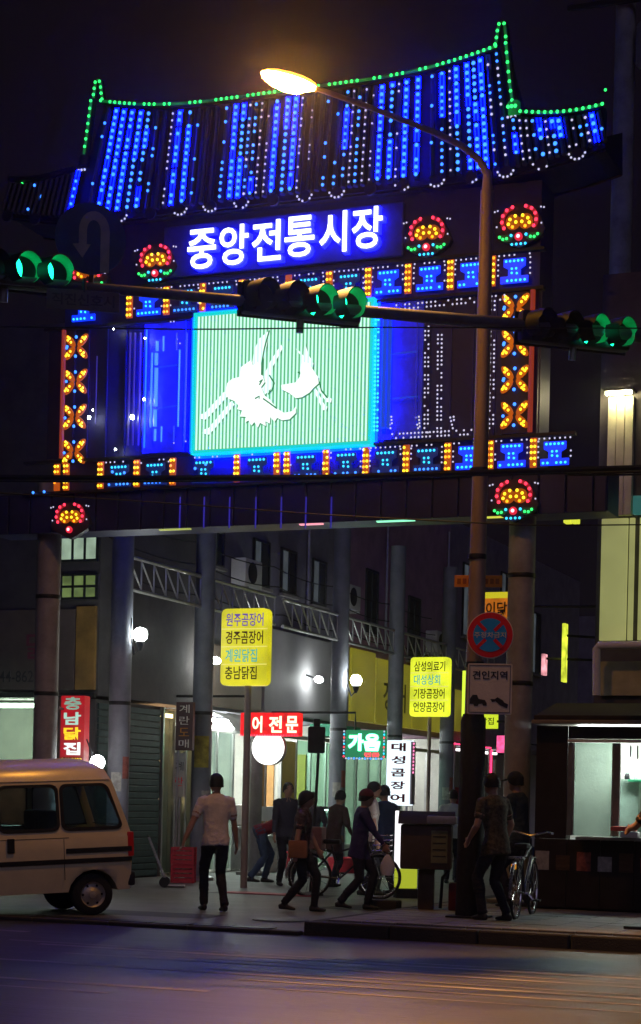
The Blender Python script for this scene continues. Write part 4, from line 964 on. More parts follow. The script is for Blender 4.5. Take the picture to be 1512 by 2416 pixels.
# ================================================================ lamps on columns
def globe(u, v, D, r, label, col_y=None, st=None):
    c = P(u, v, D=D); t = thing('globe_lamp', label, 'lamp', c, 'white globe lamps of the arcade')
    MB().ball(c, r, 14, 9).build('globe', st or e_globe, t, True)
    MB().lathe([(0.02, -0.16), (0.05, -0.10), (0.075, -0.02), (0.06, 0.0)], 10, Matrix.Translation(c - Vector((0, 0, r * 0.85)))).build('cup', m_dark, t, True)
    if col_y is not None:
        MB().tube([c - Vector((0, 0, r + 0.1)), c - Vector((0.1, 0, r + 0.2)), Vector((-13.68, col_y, c.z - 0.05)), Vector((-13.68, col_y, c.z + 0.25))], 0.018, 6).build('bracket', m_dark, t, True)
    else: MB().tube([c - Vector((0, 0, r)), c + Vector((-0.25, 0.1, 0.35))], 0.012, 6).build('bracket', m_dark, t, True)
globe(331, 1497, 29.0, 0.115, 'white globe lamp bracketed to the first arcade column', 25.66)
globe(840, 1605, 37.6, 0.12, 'white globe lamp on the column before the yellow signboards', 35.18)
globe(230, 1798, 27.6, 0.11, 'bright white bulb hanging beside the red chicken shop sign')
def wallamp(u, v, X, label):
    c = P(u, v, X=X); t = thing('flood_lamp', label, 'lamp', c, 'lamps lighting the signboards')
    MB().ball(c, (0.07, 0.20, 0.07), 12, 7).build('bulb', e_globe, t, True)
    MB().tube([c, Vector((FX + 0.1, c.y, c.z + 0.12))], 0.02, 6).build('arm', m_dark, t, True)
wallamp(752, 1603, FX + 0.45, 'oval flood lamp glaring on the grey signboard')
wallamp(508, 1558, FX + 0.4, 'small flood lamp on the tan signboard')
for y, lab, en in ((37.0, 'a', 0),): pass

# ================================================================ shop signs
def lightbox(name, label, u0, v0, u1, v1, D, body, ang=0.0, th=0.16, r=0.04, group=None):
    c = P((u0 + u1) / 2, (v0 + v1) / 2, D=D); mx = facing(c, ang)
    w = abs(u1 - u0) * S * D / FPX / math.cos(YAW - ang); h = abs(v1 - v0) * S * D / FPX
    t = thing(name, label, 'shop sign', c, group)
    MB().prism([mx @ Vector((a, 0, b)) for a, b in rrect(w, h, r)], mx.to_3x3() @ Vector((0, th, 0))).build('light_box', body, t)
    return t, mx, w, h
e_y1 = E('yellow_box_light', (0.72, 0.66, 0.012), 0.95, var=0.25, scale=2); e_y2 = E('bright_yellow_box_light', (0.85, 0.95, 0.03), 1.0, var=0.25, scale=2.5)
m_txtP = E('violet_print', (0.16, 0.08, 0.5), 0.7, light=False); m_txtB = M('brown_print', (0.10, 0.03, 0.01), 0.6); m_txtT = E('turquoise_print', (0.05, 0.55, 0.5), 0.75, light=False); m_txtK = M('dark_print', (0.05, 0.035, 0.01), 0.6)
def menu(t, mx, w, h, rows, gaps):
    for (s, m), z in zip(rows, gaps):
        text(s, w * (0.80 if len(s) > 4 else 0.68), h * 0.17, mx, 'lettering', m, t, bold=0.012, depth=0.004, y=-0.002, cx=0 if len(s) > 4 else -w * 0.06, cz=z * h)
    for z in (0.235, 0.005, -0.225): MB().box((-w * 0.49, -0.008, z * h - 0.008), (w * 0.49, -0.001, z * h + 0.008), mx).build('divider', E('divider_glow', (0.9, 0.85, 0.2), 0.9, light=False) if 'divider_glow' not in bpy.data.materials else bpy.data.materials['divider_glow'], t)
def post(t, p, z1, r=0.04, mat=None): MB().tube([(p.x, p.y + 0.08, 0.03), (p.x, p.y + 0.08, z1)], r, 8).build('post', mat or m_pole, t, True)
t, mx, w, h = lightbox('menu_light_sign', 'yellow lit menu sign with violet top line on a brown post', 520, 1435, 632, 1617, 29.5, e_y1, r=0.09)
menu(t, mx, w, h, (('원주곰장어', m_txtP), ('경주곰장어', m_txtB), ('계원닭집', m_txtT), ('충남닭집', m_txtK)), (0.355, 0.125, -0.11, -0.335)); post(t, mx @ Vector((0.05, 0, 0)), mx.translation.z - h / 2, 0.06)
t, mx, w, h = lightbox('menu_light_sign', 'brightest yellow lit menu sign, farther down the street', 968, 1550, 1057, 1690, 36.5, e_y2, r=0.07)
menu(t, mx, w, h, (('삼성의료기', m_txtK), ('대성상회', m_txtT), ('기장곰장어', m_txtK), ('언양곰장어', m_txtK)), (0.345, 0.12, -0.115, -0.34)); post(t, mx.translation, mx.translation.z - h / 2, 0.04)
# vertical red chicken shop sign
e_rbox = E('red_box_light', (1.0, 0.010, 0.03), 0.34, var=0.4, scale=2)
t, mx, w, h = lightbox('vertical_light_sign', 'vertical red lit sign with white and yellow letters above the van', 141, 1641, 200, 1799, 27.8, e_rbox, r=0.02)
e_wt = E('white_sign_print', (0.9, 1.0, 0.95), 1.2); e_yt = E('yellow_sign_print', (1.0, 0.72, 0.02), 1.1, light=False)
for i, (ch, m) in enumerate(zip('충남닭집', (E('pale_green_print', (0.35, 0.65, 0.5), 0.6, light=False), E('mint_print', (0.55, 0.9, 0.75), 0.8, light=False), e_yt, e_wt))):
    text(ch, w * 0.72, h * 0.19, mx, 'lettering', m, t, bold=0.03, depth=0.006, y=-0.002, cz=h * (0.385 - i * 0.225))
MB().box((-w * 0.46, -0.005, -h * 0.5), (w * 0.46, -0.001, -h * 0.42), mx).build('number_strip', M('dark_red_strip', (0.12, 0.01, 0.02), 0.5), t)
text('244-8623', w * 0.86, h * 0.065, mx, 'lettering', e_yt, t, bold=0.02, depth=0.004, y=-0.006, cz=-h * 0.46)
MB().tube([mx @ Vector((-w / 2, 0.08, h * 0.3)), Vector((-13.92, 23.85, (mx @ Vector((0, 0, h * 0.3))).z))], 0.02, 6).build('bracket', m_dark, t, True)
# red LED board with round lamp below
t, mx, w, h = lightbox('led_board_sign', 'glowing red board with pink white Korean letters over the restaurant', 566, 1681, 706, 1736, 32.6, E('red_led_board', (1.0, 0.008, 0.012), 1.0, var=0.4, scale=6), r=0.02)
e_rt = E('pinkish_led_print', (1.0, 0.50, 0.34), 3.0)
for ch, cx, wd in (('어', -0.21, 0.2), ('전', 0.10, 0.26), ('문', 0.38, 0.24)): text(ch, w * wd * 0.85, h * 0.72, mx, 'lettering', e_rt, t, bold=0.03, depth=0.006, y=-0.002, cx=w * cx)
for i in range(22): MB().ball(mx @ Vector((-w * 0.48 + w * 0.96 * i / 21, -0.02, -h * 0.47)), 0.018, 6, 4).build('edge_bulb', e_red, t, True)
MB().tube([mx @ Vector((-w * 0.4, 0.1, h / 2)), mx @ Vector((-w * 0.4, 0.1, h / 2 + 0.3)), Vector((FX, mx.translation.y + 0.1, mx.translation.z + h / 2 + 0.3))], 0.025, 6).build('bracket', m_dark, t, True)
c = P(635, 1764, D=32.9); mx = facing(c, 0); rr = 40 * S * 32.9 / FPX
t = thing('round_light_sign', 'blank white round lit sign hanging under the red board', 'shop sign', c)
MB().lathe([(rr, -0.08), (rr * 1.0, 0.08)], 32, mx @ Matrix.Rotation(rad(90), 4, 'X')).build('light_disc', E('white_disc_light', (1, 1, 0.97), 3.0), t, True)
MB().lathe([(rr * 1.005, -0.1), (rr * 1.03, -0.09), (rr * 1.03, 0.02), (rr * 1.005, 0.03)], 32, mx @ Matrix.Rotation(rad(90), 4, 'X'), False).build('rim', m_white, t, True)
# green neon sign
t, mx, w, h = lightbox('neon_sign', 'glaring green and white neon sign with red blue bulb border', 815, 1722, 905, 1788, 36.2, E('green_sign_back', (0.0, 0.55, 0.2), 0.35), r=0.02)
e_gn = E('green_white_neon', (0.16, 1.0, 0.45), 7.0)
for ch, cx in (('가', -0.22), ('음', 0.2)): text(ch, w * 0.40, h * 0.62, mx, 'lettering', e_gn, t, bold=0.05, depth=0.02, y=-0.01, cx=w * cx, cz=h * 0.06)
text('전문', w * 0.4, h * 0.15, mx, 'lettering', e_red, t, bold=0.02, depth=0.02, y=-0.01, cx=w * 0.2, cz=-h * 0.38)
for i in range(14): MB().ball(mx @ Vector((-w * 0.46 + w * 0.92 * i / 13, -0.04, -h * 0.52)), 0.02, 6, 4).build('border_bulb', e_blue if i % 2 else e_wled, t, True)
for i in range(9):
    for sg_ in (-1, 1): MB().ball(mx @ Vector((sg_ * w * 0.52, -0.04, -h * 0.45 + h * 0.9 * i / 8)), 0.02, 6, 4).build('border_bulb', (e_red, e_cyan, e_wled)[i % 3], t, True)
MB().tube([mx @ Vector((-w * 0.3, 0.1, h / 2)), mx @ Vector((-w * 0.3, 0.1, h / 2 + 0.35)), Vector((FX, mx.translation.y + 0.1, mx.translation.z + h / 2 + 0.35))], 0.025, 6).build('bracket', m_dark, t, True)
# vertical white sign with dark red letters
e_wb = E('white_blue_box_light', (0.80, 0.92, 1.0), 1.25, var=0.3, scale=1.5)
t, mx, w, h = lightbox('vertical_light_sign', 'vertical white lit sign with dark red letters on a stand', 912, 1746, 966, 1900, 29.2, e_wb, r=0.02, th=0.2)
m_dr = M('dark_red_print', (0.22, 0.01, 0.03), 0.6)
for i, ch in enumerate('대성곰장어'): text(ch, w * 0.62, h * 0.125, mx, 'lettering', m_dr, t, bold=0.03, depth=0.005, y=-0.002, cz=h * (0.395 - i * 0.195))
MB().box((w / 2 + 0.002, 0.02, -h * 0.48), (w / 2 + 0.03, 0.18, h * 0.48), mx).build('side_face', M('grey_sign_side', (0.35, 0.33, 0.36), 0.5), t)
for i in range(9): MB().ball(mx @ Vector((w / 2 + 0.035, 0.06, h * (0.45 - i * 0.055))), 0.018, 6, 4).build('edge_bulb', E('pink_edge_led', (1.0, 0.25, 0.5), 1.6, False) if 'pink_edge_led' not in bpy.data.materials else bpy.data.materials['pink_edge_led'], t, True)
for sx in (-0.3, 0.3): MB().tube([mx @ Vector((sx * w, 0.1, -h / 2)), Vector(((mx @ Vector((sx * w, 0.1, 0))).x, (mx @ Vector((sx * w, 0.1, 0))).y, 0.03))], 0.02, 6).build('leg', m_steel, t, True)
MB().bbox((-w * 0.55, 0.0, -h / 2 - mx.translation.z + h / 2 + 0.03), (w * 0.55, 0.2, -mx.translation.z + 0.07), 0.01, mx).build('foot', m_steel, t)
# low lime sign glimpsed behind the cabinet
c = P(952, 2030, D=27.5); mx = facing(c, rad(30))
t = thing('low_light_sign', 'low upright white and lime lit sign behind the cabinet', 'shop sign', c)
MB().bbox((-0.09, 0, -0.12), (-0.04, 0.3, 0.75), 0.01, mx).build('white_edge', E('white_edge_light', (1, 0.95, 1), 1.4), t); MB().bbox((-0.09, 0.01, -0.42), (0.22, 0.28, -0.125), 0.02, mx).build('lime_face', E('lime_face_light', (0.62, 0.72, 0.04), 0.6), t)
MB().bbox((-0.1, 0.0, -c.z + 0.03), (0.23, 0.29, -0.425), 0.01, mx).build('stand', m_dark, t)
# signs right of the pole
t, mx, w, h = lightbox('hanging_light_sign', 'orange sign with yellow top hanging behind the lamp pole', 1118, 1397, 1198, 1462, 27, E('orange_box_light', (0.8, 0.22, 0.01), 0.5, var=0.3), r=0.01)
MB().box((-w / 2, -0.01, h * 0.28), (w / 2, -0.001, h / 2), mx).build('top_strip', E('yellow_strip_light', (0.8, 0.7, 0.02), 0.7), t)
text('훈이닭', w * 0.92, h * 0.5, mx, 'lettering', m_txtK, t, bold=0.02, depth=0.005, y=-0.002, cz=-h * 0.1)
MB().tube([mx @ Vector((w / 2, 0.08, 0)), Vector((-5.6, mx.translation.y + 0.5, mx.translation.z))], 0.02, 6).build('bracket', m_dark, t, True)
t, mx, w, h = lightbox('hanging_light_sign', 'small lime sign below the tow-away plate', 1130, 1684, 1168, 1718, 30, E('lime_box_light', (0.72, 0.9, 0.03), 0.9), r=0.01)
text('닭집', w * 0.8, h * 0.5, mx, 'lettering', m_txtK, t, bold=0.01, depth=0.005, y=-0.002)
MB().tube([mx @ Vector((w / 2, 0.08, 0)), Vector((-5.6, mx.translation.y + 0.8, mx.translation.z))], 0.02, 6).build('bracket', m_dark, t, True)
t, mx, w, h = lightbox('edge_on_sign', 'lime sign edge glowing left of the lamp pole', 1090, 1582, 1097, 1690, 30, E('lime_edge_light', (0.7, 0.95, 0.05), 1.2), r=0.004)
MB().tube([mx @ Vector((0, 0.08, -h / 2)), Vector((mx.translation.x, mx.translation.y + 0.08, 0.03))], 0.03, 6).build('post', m_steel, t, True)
t, mx, w, h = lightbox('led_strip_sign', 'small red and blue LED sign beside the gate column', 1172, 1735, 1196, 1775, 33, E('red_blue_led', (1.0, 0.1, 0.3), 1.3, var=0.7, scale=9), r=0.01)
MB().tube([mx @ Vector((w / 2, 0.08, 0)), Vector((-5.6, mx.translation.y + 0.8, mx.translation.z))], 0.02, 6).build('bracket', m_dark, t, True)
t, mx, w, h = lightbox('edge_on_sign', 'tall yellow sign edge glowing in the dark gap by the kiosk roof', 1325, 1470, 1332, 1608, 26.5, E('yellow_edge_light', (0.75, 0.85, 0.05), 1.1, var=0.6, scale=6), r=0.004)
MB().tube([mx @ Vector((0, 0.1, h * 0.3)), mx @ Vector((0.5, 0.6, h * 0.3))], 0.02, 6).build('bracket', m_dark, t, True)
t, mx, w, h = lightbox('edge_on_sign', 'short red and white sign edge glowing by the gate column', 1277, 1542, 1284, 1592, 26.5, E('red_white_edge_light', (1.0, 0.4, 0.45), 1.0, var=0.6, scale=8), r=0.004)
MB().tube([mx @ Vector((0, 0.1, h * 0.3)), mx @ Vector((0.9, 0.6, h * 0.3))], 0.02, 6).build('bracket', m_dark, t, True)
# dark vertical boards on the glazed display
t, mx, w, h = lightbox('vertical_board', 'unlit brown vertical board with pale letters by the glazed display', 414, 1656, 455, 1770, 31.2, M('brown_board', (0.10, 0.05, 0.05), 0.5, var=0.3), r=0.01, th=0.08)
for i, (ch, m) in enumerate(zip('계란도매', (m_swhite, m_swhite, M('orange_print', (0.7, 0.25, 0.03), 0.6), m_swhite))): text(ch, w * 0.6, h * 0.17, mx, 'lettering', m, t, bold=0.0, depth=0.004, y=-0.002, cz=h * (0.36 - i * 0.24))
MB().tube([mx @ Vector((-w * 0.4, 0.05, -h / 2)), Vector((mx.translation.x - 0.15, mx.translation.y + 0.05, 0.03))], 0.02, 6).build('post', m_steel, t, True)
t, mx, w, h = lightbox('vertical_board', 'pale vertical board with red and dark letters near the column foot', 410, 1776, 436, 1880, 31.3, M('pale_board', (0.5, 0.5, 0.46), 0.5, var=0.2), r=0.01, th=0.05)
for i, ch in enumerate('계란'): text(ch, w * 0.75, h * 0.2, mx, 'lettering', m_sred if i else m_ink, t, bold=0.0, depth=0.004, y=-0.002, cz=h * (0.2 - i * 0.35))
MB().tube([mx @ Vector((0, 0.03, -h / 2)), Vector((mx.translation.x, mx.translation.y + 0.03, 0.03))], 0.02, 6).build('post', m_steel, t, True)
# loudspeaker on a pole
c = P(746, 1745, D=27.5); t = thing('pole_loudspeaker', 'black box loudspeaker on a slim pole before the restaurant', 'loudspeaker', (c.x, c.y, 0.03))
mx = facing(c, rad(20)); MB().bbox((-0.13, 0, -0.2), (0.13, 0.22, 0.2), 0.03, mx).build('cabinet', m_black, t, True); MB().bbox((-0.05, 0.05, 0.2), (0.05, 0.15, 0.32), 0.02, mx).build('horn', m_black, t, True)
MB().tube([c + Vector((0, 0.1, -0.2)), (c.x - 0.08, c.y + 0.1, 0.03)], 0.025, 8).build('pole', m_black, t, True); MB().lathe([(0.2, 0), (0.2, 0.03), (0.04, 0.06)], 12, Matrix.Translation((c.x - 0.08, c.y + 0.1, 0.031))).build('foot', m_black, t, True)
# ================================================================ the parked van
rw = P(222, 2160, Z=0.03); al = rad(25)
rear_dir = RT * math.cos(al) + LK * math.sin(al); fwd = -rear_dir; left = UP.cross(fwd)
org = rw - left * 0.66
van = thing('parked_van', 'cream microvan with two dark side stripes parked at the market entrance', 'van', (org.x, org.y, 0.03), None, math.atan2(fwd.y, fwd.x))
PIT = rad(3.0); van.rotation_euler = (0, PIT, math.atan2(fwd.y, fwd.x))
m_van = M('cream_van_paint', (0.84, 0.74, 0.46), 0.35, var=0.1, scale=3, bump=0.02, coat=0.4)
g_van = glass('van_glass', (0.80, 0.92, 0.95), 0.82)
LV = [(0.30, 0.655), (0.44, 0.675), (0.56, 0.69), (0.68, 0.70), (0.80, 0.702), (0.94, 0.70), (0.97, 0.688), (1.06, 0.68), (1.58, 0.615), (1.63, 0.605), (1.655, 0.585), (1.76, 0.545), (1.84, 0.45), (1.89, 0.28), (1.91, 0.0)]
def interp(t, tab):
    for (a, b), (c_, d) in zip(tab[:-1], tab[1:]):
        if t <= c_: return b + (d - b) * (t - a) / (c_ - a) if t > a else b
    return tab[-1][1]
rear_x = lambda z: interp(z, [(0, -0.46), (0.9, -0.50), (1.0, -0.49), (1.62, -0.29), (1.8, -0.20), (1.91, 0.05)])
front_x = lambda z: interp(z, [(0, 2.75), (0.9, 2.85), (1.0, 2.80), (1.62, 2.30), (1.91, 2.0)])
def arch(x):
    z = 0
    for cx in (0.0, 1.84):
        if abs(x - cx) < 0.31: z = max(z, 0.25 + math.sqrt(0.31 ** 2 - (x - cx) ** 2))
    return z
XS = [None, None, -0.31, -0.28, -0.22, -0.12, 0, 0.12, 0.22, 0.28, 0.31, 0.36, 0.42, 1.14, 1.19, 1.24, 1.53, 1.56, 1.62, 1.72, 1.84, 1.96, 2.06, 2.12, 2.15, 2.3, None]
def vx(i, z):
    if i == 0: return rear_x(z)
    if i == 1: return rear_x(z) + 0.10
    if i == len(XS) - 1: return front_x(z)
    return min(max(XS[i], rear_x(z) + 0.10 + 0.003 * i), front_x(z) - 0.003 * (len(XS) - i))
nl = len(LV); ns_ = len(XS); vs = []; fs = []
for i in range(ns_):
    for sd in (1, -1):
        for z, w in LV:
            x = vx(i, z); zz = max(z, arch(x)) if z < 0.6 else z
            if i == 0: w *= 0.97
            vs.append((x, sd * w, zz))
idx = lambda i, sd, k: i * nl * 2 + (0 if sd > 0 else nl) + k
win = [(1, 11), (12, 13), (16, 24)]     # station ranges with side glass
for i in range(ns_ - 1):
    for sd in (1, -1):
        for k in range(nl - 1):
            if k == 7 and any(a <= i < b for a, b in win): continue
            q = (idx(i, sd, k), idx(i + 1, sd, k), idx(i + 1, sd, k + 1), idx(i, sd, k + 1)); fs.append(q if sd < 0 else q[::-1])
    fs.append((idx(i, 1, 0), idx(i + 1, 1, 0), idx(i + 1, -1, 0), idx(i, -1, 0)))
for i in (0, ns_ - 1):
    for k in range(nl - 2):
        if k == 7: continue
        fs.append((idx(i, 1, k), idx(i, -1, k), idx(i, -1, k + 1), idx(i, 1, k + 1)))
body = MB().add(vs, fs).build('body', m_van, van, True)
def sidepoly(x0b, x1b, x0t, x1t, z0, z1, r, off):
    """rounded quad on the left flank between z0 and z1, on the tumblehome plane"""
    pts = []
    for (u_, v_) in rrect(1.0, 1.0, r, 4, 0.5, 0.5):
        z = z0 + (z1 - z0) * v_; a = x0b + (x0t - x0b) * v_; b = x1b + (x1t - x1b) * v_
        pts.append((a + (b - a) * u_, interp(z, [(0.97, 0.688), (1.06, 0.68), (1.58, 0.615), (1.7, 0.6)]) + off, z))
    return pts
for sd in (1, -1):
    for (a, b, c_, d) in ((-0.37, 0.355, -0.19, 0.355), (0.43, 1.13, 0.43, 1.12), (1.53, 2.2, 1.53, 2.0)):
        o_ = sidepoly(a - 0.03, b + 0.03, c_ - 0.03, d + 0.03, 1.035, 1.60, 0.14, 0.004); i_ = sidepoly(a + 0.01, b - 0.01, c_ + 0.01, d - 0.01, 1.075, 1.565, 0.13, 0.004)
        n_ = len(o_); out = []
        for p in o_ + i_: out.append((p[0], sd * p[1], p[2]))
        out += [(p[0], p[1] + sd * 0.008, p[2]) for p in out[:2 * n_]]
        f_ = []
        for k in range(n_):
            k2 = (k + 1) % n_
            f_ += [(k, k2, n_ + k2, n_ + k), (2 * n_ + k, 2 * n_ + k2, 3 * n_ + k2, 3 * n_ + k), (k, k2, 2 * n_ + k2, 2 * n_ + k), (n_ + k, n_ + k2, 3 * n_ + k2, 3 * n_ + k)]
        w_ = MB().add(out, f_).build('side_window', m_black, van, True)
        MB().prism([(p[0], sd * (p[1] - 0.003), p[2]) for p in sidepoly(a - 0.0, b + 0.0, c_ + 0.0, d - 0.0, 1.065, 1.575, 0.13, 0.0)], (0, sd * 0.004, 0)).build('glass', g_van, w_)
    # stripes, handle, seams, gutter
    for x0, x1, z0, z1 in ((-0.485, 0.34, 0.765, 0.825), (-0.485, 1.19, 0.645, 0.70)):
        MB().bbox((x0, sd * 0.700, z0), (x1, sd * 0.712, z1), 0.004).build('trim_strip', m_black, van)
    MB().bbox((0.97, sd * 0.702, 0.80), (1.06, sd * 0.725, 0.97), 0.015).build('door_handle', m_black, van)
    for x in (0.36, 1.19):
        MB().box((x, sd * 0.700, 0.45 if x < 0.5 else 0.32), (x + 0.007, sd * 0.7035, 0.94)).build('door_seam', m_black, van); 
    MB().box((0.3, sd * 0.6985, 0.952), (2.6, sd * 0.7015, 0.958)).build('body_crease', m_black, van)
    MB().tube([(rear_x(1.64) + 0.02, sd * 0.605, 1.64), (0.8, sd * 0.606, 1.64), (2.2, sd * 0.605, 1.64)], 0.009, 6).build('roof_gutter', m_van, van, True)
    MB().bbox((-0.52, sd * 0.58, 0.70), (-0.44, sd * 0.702, 1.0), 0.02).build('tail_light', E('red_tail_lens', (0.8, 0.01, 0.01), 0.03, light=False, base=(0.4, 0.01, 0.01)), van, True)
    MB().ball((1.22, sd * 0.70, 1.2), 0.028, 8, 6).build('fuel_cap', m_dark, van, True)
MB().box((-0.40, -0.5, 1.08), (-0.385, 0.5, 1.09)).build('rear_wiper', m_black, van)
MB().prism([(rear_x(1.06) - 0.0, -0.62, 1.07), (rear_x(1.06), 0.62, 1.07), (rear_x(1.58), 0.55, 1.57), (rear_x(1.58), -0.55, 1.57)], (0.01, 0, 0)).build('rear_window', g_van, van)
MB().prism([(front_x(1.06) - 0.02, -0.62, 1.07), (front_x(1.06) - 0.02, 0.62, 1.07), (front_x(1.58) - 0.02, 0.55, 1.57), (front_x(1.58) - 0.02, -0.55, 1.57)], (0.01, 0, 0)).build('windscreen', g_van, van)
MB().bbox((-0.54, -0.66, 0.34), (-0.44, 0.66, 0.52), 0.03).build('rear_bumper', m_dark, van, True)
MB().bbox((2.72, -0.66, 0.34), (2.9, 0.66, 0.55), 0.04).build('front_bumper', m_dark, van, True)
MB().box((0.34, -0.6, 0.32), (1.5, 0.6, 0.34)).build('underbody', m_black, van)
MB().box((-0.31, -0.40, 0.26), (0.31, 0.40, 0.57)).build('axle_tunnel', m_black, van)
m_seat = M('dark_seat_fabric', (0.05, 0.055, 0.07), 0.9)
for x in (0.35, 1.3):
    for y in (-0.3, 0.3): MB().bbox((x, y - 0.25, 0.5), (x + 0.16, y + 0.25, 1.28), 0.05).build('seat', m_seat, van, True)
m_tyre = M('tyre_rubber', (0.02, 0.02, 0.021), 0.85, bump=0.3, scale=20); m_rim = M('steel_wheel', (0.50, 0.47, 0.40), 0.45, 0.4, var=0.2)
for wx in (0.0, 1.84):
    for sd in (1, -1):
        up_ = 0.0 if wx < 1 else 1.84 * math.sin(PIT)
        mw = Matrix.Translation((wx, sd * 0.575, 0.255 + up_)) @ Matrix.Rotation(rad(90) * -sd, 4, 'X')
        wh = MB().lathe([(0.155, -0.07), (0.22, -0.075), (0.25, -0.055), (0.255, 0), (0.25, 0.055), (0.22, 0.075), (0.155, 0.07)], 28, mw, False).build('wheel', m_tyre, van, True)
        MB().lathe([(0.16, 0.068), (0.158, 0.05), (0.13, 0.03), (0.10, 0.045), (0.055, 0.06), (0.045, 0.075), (0.001, 0.08)], 24, mw, False).build('rim', m_rim, wh, True)
        for k in range(6):
            a = rad(60 * k); MB().lathe([(0.016, 0.0), (0.014, 0.012)], 8, mw @ Matrix.Translation((0.118 * math.cos(a), 0.118 * math.sin(a), 0.034))).build('vent_hole', m_black, wh)
        MB().lathe([(0.001, -0.06), (0.155, -0.05)], 20, mw, False).build('hub_back', m_black, wh)

# ================================================================ kiosk on the raised pavement
KY = 22.55
K = lambda u, v, dy=0.0: P(u, v, Y=KY + dy)
kx0 = K(1262, 1900).x; kx1 = kx0 + 2.6; kd = 1.7; gz = 0.165
zr = K(1300, 1712).z
ki = thing('food_kiosk', 'dark street kiosk with lit serving window and overhanging metal roof', 'kiosk', ((kx0 + kx1) / 2, KY + kd / 2, gz))
m_kd = M('dark_kiosk_panel', (0.030, 0.022, 0.022), 0.55, 0.1, var=0.3); m_kr = M('beige_roof_edge', (0.25, 0.21, 0.17), 0.5, 0.2, var=0.2); m_ksteel = M('kiosk_frame', (0.30, 0.31, 0.30), 0.4, 0.6)
wz0, wz1 = K(1400, 1972).z, K(1400, 1752).z; wx0 = K(1338, 1860).x; zt = K(1380, 1738).z
MB().box((kx0, KY + 0.05, gz), (kx0 + 0.05, KY + kd, zr)).build('side_wall', m_kd, ki)
MB().box((kx1 - 0.05, KY + 0.05, gz), (kx1, KY + kd, zr)).build('side_wall', m_kd, ki)
MB().box((kx0 + 0.051, KY + kd - 0.05, gz), (kx1 - 0.051, KY + kd, zr)).build('back_wall', m_int, ki)
MB().box((kx0 + 0.051, KY + 0.07, gz), (kx1 - 0.051, KY + kd - 0.051, gz + 0.06)).build('floor_plate', m_dark, ki)
x = kx0
while x < kx1 - 0.05:
    MB().bbox((x, KY, gz + 0.03), (min(x + 0.43, kx1) - 0.006, KY + 0.049, wz0 - 0.05), 0.008).build('front_panel', m_kd, ki); x += 0.43
MB().bbox((kx0, KY, wz0 - 0.045), (wx0 - 0.005, KY + 0.049, zr - 0.002), 0.008).build('front_panel', m_kd, ki)
MB().bbox((wx0, KY, wz1 + 0.05), (kx1, KY + 0.049, zr - 0.002), 0.008).build('fascia', m_kd, ki)
MB().bbox((wx0, KY - 0.03, wz1 + 0.005), (kx1, KY + 0.03, wz1 + 0.045), 0.006).build('window_head', m_white, ki)
MB().bbox((wx0 + 0.18, KY - 0.25, wz0 - 0.045), (kx1, KY + 0.05, wz0 - 0.005), 0.008).build('counter', m_ksteel, ki)
p0 = K(1350, 1860).x; p1 = K(1446, 1860).x; p2 = K(1462, 1860).x
for a, b in ((wx0, p0), (p1, p2), (kx1 - 0.06, kx1)): MB().bbox((a, KY + 0.002, wz0), (b - 0.002, KY + 0.048, wz1), 0.006).build('window_post', m_ksteel, ki)
MB().box((p0, KY + 0.02, wz0), (p1, KY + 0.03, wz1)).build('sliding_pane', g_clear, ki)
for a, b in ((p0, 0.02), (p1 - 0.022, 0.02)): MB().box((a, KY + 0.012, wz0), (a + b, KY + 0.038, wz1)).build('pane_edge', m_alu, ki)
# roof with stepped edges
MB().bbox((kx0 - 0.03, KY - 0.16, zr + 0.02), (kx1 + 0.1, KY + kd + 0.1, zr + 0.07), 0.01).build('roof', m_kr, ki)
MB().bbox((kx0 - 0.01, KY - 0.12, zr + 0.073), (kx1 + 0.08, KY + kd + 0.08, zr + 0.13), 0.01).build('roof_step', m_kd, ki)
MB().prism([(kx0 - 0.0, KY - 0.1, zr + 0.132), (kx0 - 0.0, KY + kd + 0.05, zr + 0.132), (kx0 - 0.0, KY + kd * 0.55, zr + 0.34)], (kx1 - kx0 + 0.06, 0, 0)).build('roof_cover', M('weathered_roof_sheet', (0.035, 0.032, 0.028), 0.7, var=0.4), ki)
for i in range(2): MB().bbox((kx0 + 0.35 + i * 1.1, KY + 0.7, zr - 0.09), (kx0 + 1.25 + i * 1.1, KY + 0.8, zr - 0.03), 0.01).build('ceiling_tube', E('kiosk_tube', (0.90, 1.0, 0.94), 75.0) if 'kiosk_tube' not in bpy.data.materials else bpy.data.materials['kiosk_tube'], ki)
for i in range(6):
    MB().box((kx0 + 0.75 + i * 0.26, KY + kd - 0.056, wz1 - 0.32 - 0.03 * (i % 2)), (kx0 + 0.93 + i * 0.26, KY + kd - 0.0505, wz1 - 0.06)).build('menu_sheet', (m_white, M('yellow_menu_%d' % i, (0.6, 0.5, 0.15), 0.7), M('red_menu_%d' % i, (0.5, 0.15, 0.1), 0.7))[i % 3], ki)
    MB().tube([(p2 + 0.05 + i * 0.09, KY + 0.35, wz1 - 0.02), (p2 + 0.05 + i * 0.09, KY + 0.35, wz1 - 0.16 - 0.03 * (i % 3))], 0.012, 6).build('hanging_utensil', m_steel, ki, True)
for i in range(9): MB().bbox((kx0 + 0.02 + i * 0.27, KY - 0.008, gz + 0.5), (kx0 + 0.2 + i * 0.27, KY - 0.001, gz + 0.74 - 0.05 * (i % 2)), 0.002).build('sticker', (m_post[1], m_brown, m_post[2])[i % 3], ki)
sz = K(1490, 1836).z
MB().bbox((p2 - 0.1, KY + 0.9, sz - 0.03), (kx1 - 0.06, KY + 1.3, sz), 0.006).build('shelf', M('green_shelf', (0.05, 0.42, 0.22), 0.5), ki)
